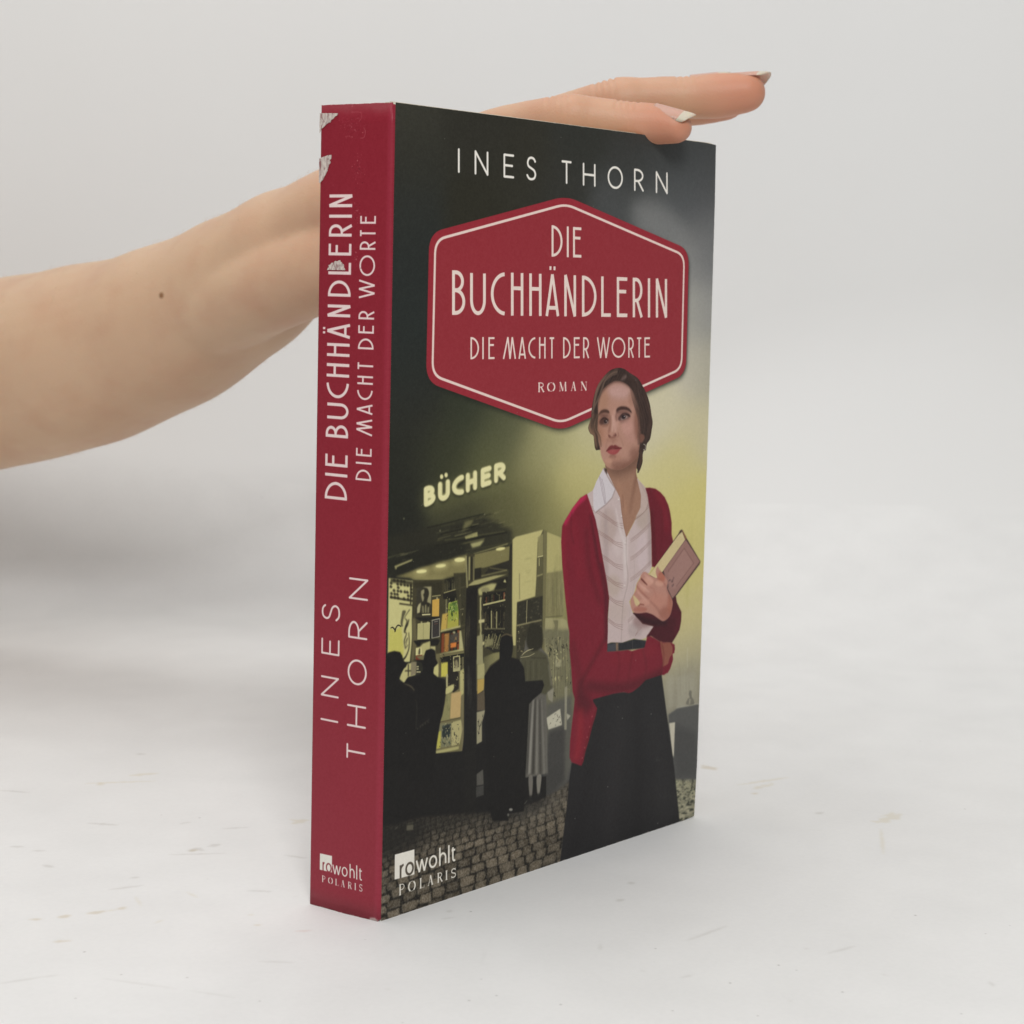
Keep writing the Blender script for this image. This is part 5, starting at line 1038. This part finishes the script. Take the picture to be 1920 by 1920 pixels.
    for side in (0, 1):
        for j in range(nz + 1):
            for i, (p, s) in enumerate(prof):
                a_ = prof[max(i - 1, 0)][0]; b_ = prof[min(i + 1, len(prof) - 1)][0]
                tt = (b_ - a_).normalized(); nn = Vector((-tt.y, tt.x, 0))      # inward
                if nn.dot(ctr - p) < 0: nn = -nn
                q = p + nn * TH * side
                z = BH * j / nz
                if j in (0, nz):                                # worn, slightly frayed rims
                    k = rs.uniform(0, .00016) + (.0004 if i < 3 else 0)
                    z += k if j == 0 else -k
                V.append((q.x, q.y, z)); U.append((1 - max(0, min(1, s / L)), z / BH))
    n = len(prof); n1 = n * (nz + 1)
    for j in range(nz):
        for i in range(n - 1):
            a = j * n + i; F.append((a, a + n, a + n + 1, a + 1)); MI.append(0)
            F.append((n1 + a, n1 + a + 1, n1 + a + n + 1, n1 + a + n)); MI.append(1)
    for i in range(n - 1):
        F.append((i, i + 1, n1 + i + 1, n1 + i)); MI.append(1)
        a = nz * n + i; F.append((a, n1 + a, n1 + a + 1, a + 1)); MI.append(1)
    sp = mesh_obj('spine', V, F, [sm, em], root, True, U, MI)
    # back cover
    V = []; F = []
    for y in (BT, BT - TH):
        for (x, z) in ((back.x + r, 0), (BW - .0015, 0), (BW - .0015, BH), (back.x + r, BH)): V.append((x, y, z))
    F = [(0, 3, 2, 1), (4, 5, 6, 7), (0, 1, 5, 4), (1, 2, 6, 5), (2, 3, 7, 6), (3, 0, 4, 7)]
    mesh_obj('back_cover', V, F, bm_, root)
    # page block: gatherings as a stack with slightly uneven heads and fore edges
    V = []; F = []; N = 56; y0, y1 = TH + .00005, BT - TH - .00005
    for i in range(N):
        ya = y0 + (y1 - y0) * i / N; yb = y0 + (y1 - y0) * (i + 1) / N - .00004
        xa = TH + SKEW * ya + .0012; xb = BW - .0004 - .0018 * (i / N) + rs.uniform(-.0002, .0002); zt = BH + rs.uniform(-.0002, .00012) + (.00028 if 1 < i < 9 else 0); zb = .0003
        b0 = len(V)
        for y in (ya, yb):
            for (x, z) in ((xa, zb), (xb, zb), (xb, zt), (xa, zt)): V.append((x, y, z))
        F += [tuple(b0 + q for q in f) for f in [(0, 1, 2, 3), (4, 7, 6, 5), (0, 4, 5, 1), (1, 5, 6, 2), (2, 6, 7, 3), (3, 7, 4, 0)]]
    mesh_obj('page_block', V, F, pm, root)
    # torn remnants of a paper label on the spine
    tm, tnt, tb = mat('torn_label_paper', (.5, .44, .4), .85, .2)
    tn = node(tnt, 'ShaderNodeTexNoise'); tn.inputs['Scale'].default_value = 900; tn.inputs['Detail'].default_value = 5; tn.inputs['Distortion'].default_value = 1.5
    tcc = node(tnt, 'ShaderNodeTexCoord'); mpp = node(tnt, 'ShaderNodeMapping'); mpp.inputs['Scale'].default_value = (1, 1, .45); mpp.inputs['Rotation'].default_value = (.5, .6, 0); tnt.links.new(tcc.outputs['Object'], mpp.inputs[0]); tnt.links.new(mpp.outputs[0], tn.inputs['Vector'])
    tr = node(tnt, 'ShaderNodeValToRGB'); e = tr.color_ramp.elements; e[0].position = .36; e[0].color = (.26, .12, .12, 1); e[1].position = .60; e[1].color = (.60, .53, .47, 1)
    x_ = e.new(.47); x_.color = (.44, .36, .33, 1)
    tnt.links.new(tn.outputs[0], tr.inputs[0]); tnt.links.new(tr.outputs[0], tb.inputs['Base Color'])
    tbp = node(tnt, 'ShaderNodeBump'); tbp.inputs['Distance'].default_value = .0003; tbp.inputs['Strength'].default_value = .6; tnt.links.new(tn.outputs[0], tbp.inputs['Height']); tnt.links.new(tbp.outputs[0], tb.inputs['Normal'])
    shapes = [([192, 251, 362, 252, 352, 272, 330, 284, 318, 300, 300, 312, 290, 332, 262, 345, 243, 362, 225, 376, 205, 392, 200, 405, 190, 428, 188, 330], 'pale torn label corner at the top of the spine'),
              ([300, 624, 297, 660, 285, 676, 290, 700, 275, 716, 270, 750, 256, 775, 246, 802, 236, 815, 222, 850, 205, 862, 196, 882, 180, 874, 184, 800, 186, 740, 190, 660, 232, 641], 'grey torn label scrap on the spine edge'),
              ([262, 1661, 276, 1632, 272, 1622, 292, 1612, 300, 1600, 326, 1592, 336, 1580, 352, 1586, 380, 1576, 396, 1598, 412, 1612, 414, 1640, 426, 1664, 350, 1663], 'small torn paper scrap over a spine letter')]
    for pts, lab in shapes:
        P = []
        pp = np.array(pts, float).reshape(-1, 2)
        for i in range(len(pp)):
            a, b2 = pp[i], pp[(i + 1) % len(pp)]; m_ = max(1, int(np.hypot(*(b2 - a)) / 9))
            for k in range(m_):
                q = a + (b2 - a) * k / m_ + (np.array([rs.uniform(-2.5, 2.5), rs.uniform(-2.5, 2.5)]) if not (abs(a[1] - b2[1]) < 3) and a[0] > 200 else 0); P.append(q)
        pos = []
        for q in P:
            s, z = on_spine(560 + q[0] / 4.8, 160 + q[1] / 4.8); s /= 1000; z /= 1000
            s = min(s, L - .0001); bow = .00025 * sin(pi * max(0, min(1, (s - r) / (L - 2 * r))))
            pos.append(sd * s + sn * (bow) + UP * z)
        n_ = len(pos); top = [p + sn * .00022 for p in pos]; bot = [p + sn * .00001 for p in pos]
        F = [tuple(range(n_)), tuple(range(2 * n_ - 1, n_ - 1, -1))] + [(i, n_ + i, n_ + (i + 1) % n_, (i + 1) % n_) for i in range(n_)]
        o = mesh_obj('label_remnant', top + bot, F, tm, root); o['label'] = lab
book()

# ------------------------------------------------------------------ forearm and hand (one continuous body), nails as parts
def tube(V, F, pts, n=20, side=None):
    """pts: list of (centre, r_up, r_side); closed tube with rounded ends; r_up is measured along world-up-ish, r_side across"""
    P = [Vector(p[0]) for p in pts]; R1 = [p[1] for p in pts]; R2 = [p[2] for p in pts]
    m = 7; C_, A, B_ = [], [], []
    N = len(P); dense = []
    for i in range(N - 1):
        a, b_, c, d = P[max(i - 1, 0)], P[i], P[i + 1], P[min(i + 2, N - 1)]
        for k in range(m):
            t = k / m; q = .5 * (2 * b_ + (c - a) * t + (2 * a - 5 * b_ + 4 * c - d) * t * t + (3 * b_ - a - 3 * c + d) * t ** 3)
            s = t * t * (3 - 2 * t); dense.append((q, R1[i] * (1 - s) + R1[i + 1] * s, R2[i] * (1 - s) + R2[i + 1] * s))
    dense.append((P[-1], R1[-1], R2[-1]))
    T = [(dense[min(i + 1, len(dense) - 1)][0] - dense[max(i - 1, 0)][0]).normalized() for i in range(len(dense))]
    rings = []
    for k in range(5, 0, -1):
        a = k / 5 * pi / 2 * .97; q, r1, r2 = dense[0]; rings.append((q - T[0] * sin(a) * (r1 + r2) / 2, r1 * cos(a), r2 * cos(a), T[0]))
    for (q, r1, r2), t in zip(dense, T): rings.append((q, r1, r2, t))
    for k in range(1, 6):
        a = k / 5 * pi / 2 * .97; q, r1, r2 = dense[-1]; rings.append((q + T[-1] * sin(a) * (r1 + r2) / 2, r1 * cos(a), r2 * cos(a), T[-1]))
    b0 = len(V)
    for q, r1, r2, t in rings:
        sv = t.cross(UP).normalized(); uv = sv.cross(t).normalized()
        for k in range(n):
            a = 2 * pi * k / n; V.append(q + uv * r1 * cos(a) + sv * r2 * sin(a))
    m_ = len(rings)
    for i in range(m_ - 1):
        for k in range(n): F.append((b0 + i * n + k, b0 + i * n + (k + 1) % n, b0 + (i + 1) * n + (k + 1) % n, b0 + (i + 1) * n + k))
    F.append(tuple(b0 + k for k in range(n - 1, -1, -1))); F.append(tuple(b0 + (m_ - 1) * n + k for k in range(n)))

FINGERS = {  # image x, image y, depth, radius up, radius side : MCP, PIP, DIP, tip
    'little': [(900, 272, .537, .0095, .0095), (1050, 224, .513, .0074, .0074), (1100, 223, .512, .0068, .007), (1175, 229, .511, .0064, .0068), (1228, 233, .510, .0062, .0064), (1266, 239, .508, .0050, .0056)],
    'ring': [(975, 268, .562, .0105, .0100), (1140, 198, .542, .0081, .0080), (1210, 187, .541, .0070, .0074), (1290, 183, .540, .0068, .0072), (1345, 180, .539, .0072, .0072), (1398, 174, .538, .0064, .0066)],
    'middle': [(1005, 262, .581, .0108, .0102), (1160, 208, .565, .0082, .0082), (1250, 200, .563, .0072, .0074), (1310, 196, .562, .0068, .0070), (1362, 192, .561, .0060, .0062)],
    'index': [(990, 262, .601, .0108, .0104), (1140, 208, .588, .0082, .0084), (1220, 190, .586, .0072, .0074), (1285, 180, .585, .0066, .0068), (1334, 173, .584, .0058, .0060)],
    'thumb': [(760, 420, .590, .0130, .0150), (850, 430, .575, .0105, .0115), (930, 445, .556, .0090, .0095), (1000, 460, .545, .0078, .0086)],
}
def hand():
    V, F = [], []
    arm = [(-1150, 905, .86, .047, .050), (-700, 835, .79, .046, .048), (-350, 775, .735, .0430, .0460), (0, 702, .690, .0372, .0410), (150, 670, .668, .0352, .0385), (300, 621, .648, .0310, .0350), (440, 545, .628, .0262, .0312), (540, 468, .614, .0205, .0290), (610, 430, .606, .0178, .0280), (700, 390, .594, .0180, .0290), (780, 362, .586, .0170, .0270)]
    tube(V, F, [(at(x, y, d), a, b) for x, y, d, a, b in arm], 32)
    wr = {'little': (660, 430, .585), 'ring': (670, 415, .595), 'middle': (680, 412, .605), 'index': (680, 420, .615)}
    for k, j in FINGERS.items():
        pts = [(at(x, y, d), a, b) for x, y, d, a, b in j]
        if k in wr: pts = [(at(*wr[k]), .014, .014), (at(*[(wr[k][i] * .45 + j[0][i] * .55) for i in range(3)]), .0125, .013)] + pts
        else: pts = [(at(650, 440, .606), .016, .018)] + pts
        tube(V, F, pts, 22)
    # heel of the hand: hypothenar and thenar pads
    tube(V, F, [(at(300, 640, .650), .018, .020), (at(400, 590, .622), .0165, .020), (at(490, 545, .604), .0158, .019), (at(597, 505, .589), .0150, .018), (at(680, 470, .580), .016, .016), (at(740, 420, .572), .016, .015), (at(860, 320, .553), .012, .012)], 20)
    tube(V, F, [(at(600, 470, .615), .014, .016), (at(700, 450, .605), .018, .017), (at(820, 400, .600), .013, .014), (at(930, 300, .602), .011, .010)], 20)
    me = bpy.data.meshes.new('person'); me.from_pydata([tuple(v) for v in V], [], F); me.update()
    o = bpy.data.objects.new('person', me); C.objects.link(o)
    rm = o.modifiers.new('r', 'REMESH'); rm.mode = 'VOXEL'; rm.voxel_size = .0009
    s_ = o.modifiers.new('s', 'SMOOTH'); s_.factor = .6; s_.iterations = 26
    dg = bpy.context.evaluated_depsgraph_get(); me2 = bpy.data.meshes.new_from_object(o.evaluated_get(dg))
    o.modifiers.clear(); o.data = me2; me2.name = 'person'; bpy.data.meshes.remove(me)
    n = len(me2.vertices); co = np.empty(n * 3, np.float32); me2.vertices.foreach_get('co', co); co = co.reshape(-1, 3)
    nr = np.empty(n * 3, np.float32); me2.vertices.foreach_get('normal', nr); nr = nr.reshape(-1, 3)
    # blush towards the finger pads and knuckles
    bl = np.zeros(n, np.float32)
    for k, j in FINGERS.items():
        tip = np.array(at(*j[-1][:3])); bl = np.maximum(bl, np.clip(1.25 - np.linalg.norm(co - tip, axis=1) / .024, 0, 1))
        
        for j_ in j[1:]:
            q = np.array(at(*j_[:3])); bl = np.maximum(bl, .42 * np.clip(1.6 - np.linalg.norm(co - q, axis=1) / .016, 0, 1))
        q = np.array(at(*j[-3][:3])); bl = np.maximum(bl, .45 * np.clip(1.3 - np.linalg.norm(co - q, axis=1) / .016, 0, 1))
        q = np.array(at(*j[0][:3])); bl = np.maximum(bl, .3 * np.clip(1.3 - np.linalg.norm(co - q, axis=1) / .05, 0, 1))
    # skin folds over the joints
    disp = np.zeros(n, np.float32)
    for k, j in FINGERS.items():
        pts = [np.array(at(*q[:3])) for q in j]
        for idx, amp in ((1, .0006), (-3 if len(j) > 5 else -2, .0004)):
            c = pts[idx]; ax = pts[min(idx + 1, -1) if idx < 0 else idx + 1] - c; ax /= np.linalg.norm(ax)
            d = (co - c) @ ax; rad = np.linalg.norm(co - c, axis=1)
            up = np.clip(nr[:, 2] * 1.2, -.4, 1)
            for off in (-.003, -.0012, .0008, .0028): disp -= amp * np.exp(-((d - off) / .00045) ** 2) * (rad < .014) * np.clip(up, 0, 1)
    co += nr * disp[:, None]
    me2.vertices.foreach_set('co', co.ravel())
    at_ = me2.attributes.new('blush', 'FLOAT', 'POINT'); at_.data.foreach_set('value', bl)
    me2.polygons.foreach_set('use_smooth', [True] * len(me2.polygons)); me2.update()
    m, nt, b = mat('skin', (.55, .36, .26), .5, .35)
    a = node(nt, 'ShaderNodeAttribute', attribute_name='blush'); tc = node(nt, 'ShaderNodeTexCoord')
    def nz(sc, det=4):
        x = node(nt, 'ShaderNodeTexNoise'); x.inputs['Scale'].default_value = sc; x.inputs['Detail'].default_value = det; nt.links.new(tc.outputs['Object'], x.inputs['Vector']); return x
    def mx(fac, c0, c1, mode='MIX'):
        x = node(nt, 'ShaderNodeMix', data_type='RGBA', blend_type=mode)
        for s2, v in ((0, fac), (6, c0), (7, c1)):
            if isinstance(v, bpy.types.NodeSocket): nt.links.new(v, x.inputs[s2])
            else: x.inputs[s2].default_value = v
        return x.outputs[2]
    def rmp(src, p0, p1):
        r = node(nt, 'ShaderNodeMapRange'); r.inputs['From Min'].default_value = p0; r.inputs['From Max'].default_value = p1; nt.links.new(src, r.inputs[0]); return r.outputs[0]
    col = mx(rmp(nz(22, 3).outputs[0], .35, .65), SKIN_A, SKIN_B)
    col = mx(rmp(nz(60, 3).outputs[0], .45, .8), col, SKIN_C)
    col = mx(a.outputs['Fac'], col, SKIN_D)
    mole = at(298, 552, .6125)
    for (px_, rr) in (((298, 552), .0011),):
        # distance from the line of sight origin is avoided: use the nearest mesh vertex instead
        d = np.array(ray(*px_)); d /= np.linalg.norm(d); rel = co - np.array(CAM); t = rel @ d; dist = np.linalg.norm(rel - t[:, None] * d, axis=1)
        cand = np.where(dist < .0012)[0]
        if len(cand) == 0: continue
        p = co[cand[np.argmin(t[cand])]]
        vm = node(nt, 'ShaderNodeVectorMath', operation='DISTANCE'); vm.inputs[1].default_value = tuple(map(float, p)); nt.links.new(tc.outputs['Object'], vm.inputs[0])
        f_ = rmp(vm.outputs['Value'], rr * 1.3, rr * .5); col = mx(f_, col, (.27, .13, .06, 1))
    nt.links.new(col, b.inputs['Base Color'])
    b.inputs['Subsurface Weight'].default_value = .25; b.inputs['Subsurface Radius'].default_value = (1, .35, .18); b.inputs['Subsurface Scale'].default_value = .004
    v = node(nt, 'ShaderNodeTexVoronoi'); v.inputs['Scale'].default_value = 1500; nt.links.new(tc.outputs['Object'], v.inputs['Vector'])
    bp = node(nt, 'ShaderNodeBump'); bp.inputs['Distance'].default_value = .00012; bp.inputs['Strength'].default_value = .35; nt.links.new(v.outputs['Distance'], bp.inputs['Height'])
    bp2 = node(nt, 'ShaderNodeBump'); bp2.inputs['Distance'].default_value = .0004; bp2.inputs['Strength'].default_value = .12; nt.links.new(nz(260, 5).outputs[0], bp2.inputs['Height']); nt.links.new(bp.outputs[0], bp2.inputs['Normal'])
    nt.links.new(bp2.outputs[0], b.inputs['Normal'])
    me2.materials.clear(); me2.materials.append(m)
    o['label'] = 'bare forearm and hand from the left, fingers resting on top of the book'; o['category'] = 'person'
    # nails
    nb, _, nbb = mat('nail_bed', (.56, .31, .235), .34, .4); nbb.inputs['Subsurface Weight'].default_value = .2; nbb.inputs['Subsurface Scale'].default_value = .002
    nf, _, nff = mat('nail_free_edge', (.58, .51, .40), .36, .4); nff.inputs['Subsurface Weight'].default_value = .3; nff.inputs['Subsurface Scale'].default_value = .002
    NA = {'little': (-.0066, .0020, .0058, .0048, .0047, 16, .0003), 'ring': (-.0075, .0046, .0084, .0058, .0056, -18, .0002), 'middle': (-.0070, .0030, .0068, .0058, .0052, -18, 0), 'index': (-.0065, .0030, .0072, .0056, .0052, 0, .0008), 'thumb': (-.0080, .0040, .0090, .0070, .0062, 0, 0)}
    for k, (st_, bd_, en_, wd, rad, roll, lift) in NA.items():
        slope = {'little': .0013, 'ring': .0006, 'index': .0006}.get(k, .0004)
        j = FINGERS[k]; tip = at(*j[-1][:3]); prev = at(*j[-2][:3]); ax = (tip - prev).normalized()
        sv = ax.cross(UP).normalized(); up = sv.cross(ax).normalized()
        c_, s2 = cos(radians(roll)), sin(radians(roll)); u2 = up * c_ + sv * s2; w2 = sv * c_ - up * s2
        rt = j[-1][3]; n1, n2 = 14, 10; Vn = []; Fn = []; MI = []
        for lay in (0, 1):
            for i in range(n1 + 1):
                t = i / n1; xx = st_ + (en_ - st_) * t
                over = max(0, xx - rt * .55)
                drop = -.0005 * (1 - t) ** 2 - over * over * 22 + .00015 + lift + slope * (1 - t) ** 1.3
                rr = rad * (1 - .10 * t); half = radians(62) * (1 - .0 * t)
                if t < .2: half *= .72 + 1.4 * t
                e = max(0, (t - .82) / .18); half *= (1 - .45 * e ** 2)
                for q in range(n2 + 1):
                    a2 = -half + 2 * half * q / n2
                    rr2 = rr - .0003 * lay
                    Vn.append(tip + ax * (xx - (.0012 * (abs(q / n2 * 2 - 1) ** 2) * (t > .6))) + u2 * ((rt * .98 - rad) + rr2 * cos(a2) + drop) + w2 * (rr2 * sin(a2) * wd / rad))
        n_ = (n1 + 1) * (n2 + 1)
        for i in range(n1):
            for q in range(n2):
                a2 = i * (n2 + 1) + q; Fn.append((a2, a2 + 1, a2 + n2 + 2, a2 + n2 + 1)); Fn.append((n_ + a2, n_ + a2 + n2 + 1, n_ + a2 + n2 + 2, n_ + a2 + 1)); mi = 1 if i / n1 >= (bd_ - st_) / (en_ - st_) - .01 else 0; MI += [mi, mi]
        rim = [q for q in range(n2 + 1)] + [(i + 1) * (n2 + 1) + n2 for i in range(n1)] + [n1 * (n2 + 1) + q for q in range(n2 - 1, -1, -1)] + [i * (n2 + 1) for i in range(n1 - 1, 0, -1)]
        for i in range(len(rim)):
            a2, b2 = rim[i], rim[(i + 1) % len(rim)]; Fn.append((a2, n_ + a2, n_ + b2, b2)); MI.append(1 if (a2 // (n2 + 1)) / n1 >= (bd_ - st_) / (en_ - st_) - .01 else 0)
        mesh_obj('fingernail', Vn, Fn, [nb, nf], o, True, None, MI)
    # fine pale down on the forearm
    rr = np.random.RandomState(8); CI = (co - np.array(CAM)) @ RC; ux = 960 + PPX + FPX * CI[:, 0] / -CI[:, 2]
    cand = np.where((ux > -60) & (ux < 590) & (-CI[:, 2] > .57))[0]; pick = rr.choice(cand, 1900)
    axis = np.array((at(597, 458, .6) - at(0, 702, .69)).normalized()); Vh, Fh = [], []
    for i in pick:
        nn = nr[i]; t = axis - nn * (axis @ nn); t /= np.linalg.norm(t); sdir = np.cross(nn, t)
        d = t * .9 + nn * rr.uniform(.25, .6) + sdir * rr.uniform(-.4, .4); d /= np.linalg.norm(d); L_ = rr.uniform(.0015, .0042); w_ = .000022
        p = co[i] - nn * .0002; b0 = len(Vh); mid = p + d * L_ * .55 + nn * L_ * .08; tipp = p + d * L_ - nn * L_ * .05
        for q in (p, mid):
            for a_ in range(3):
                an = 2.094 * a_; Vh.append(q + (sdir * cos(an) + np.cross(d, sdir) * sin(an)) * w_)
        Vh.append(tipp)
        for a_ in range(3):
            b_ = (a_ + 1) % 3; Fh.append((b0 + a_, b0 + b_, b0 + 3 + b_, b0 + 3 + a_)); Fh.append((b0 + 3 + a_, b0 + 3 + b_, b0 + 6))
    hm, _, hb = mat('pale_down', (.62, .47, .33), .5, .4)
    ho = mesh_obj('arm_hair', Vh, Fh, hm, o); ho['kind'] = 'stuff'
hand()
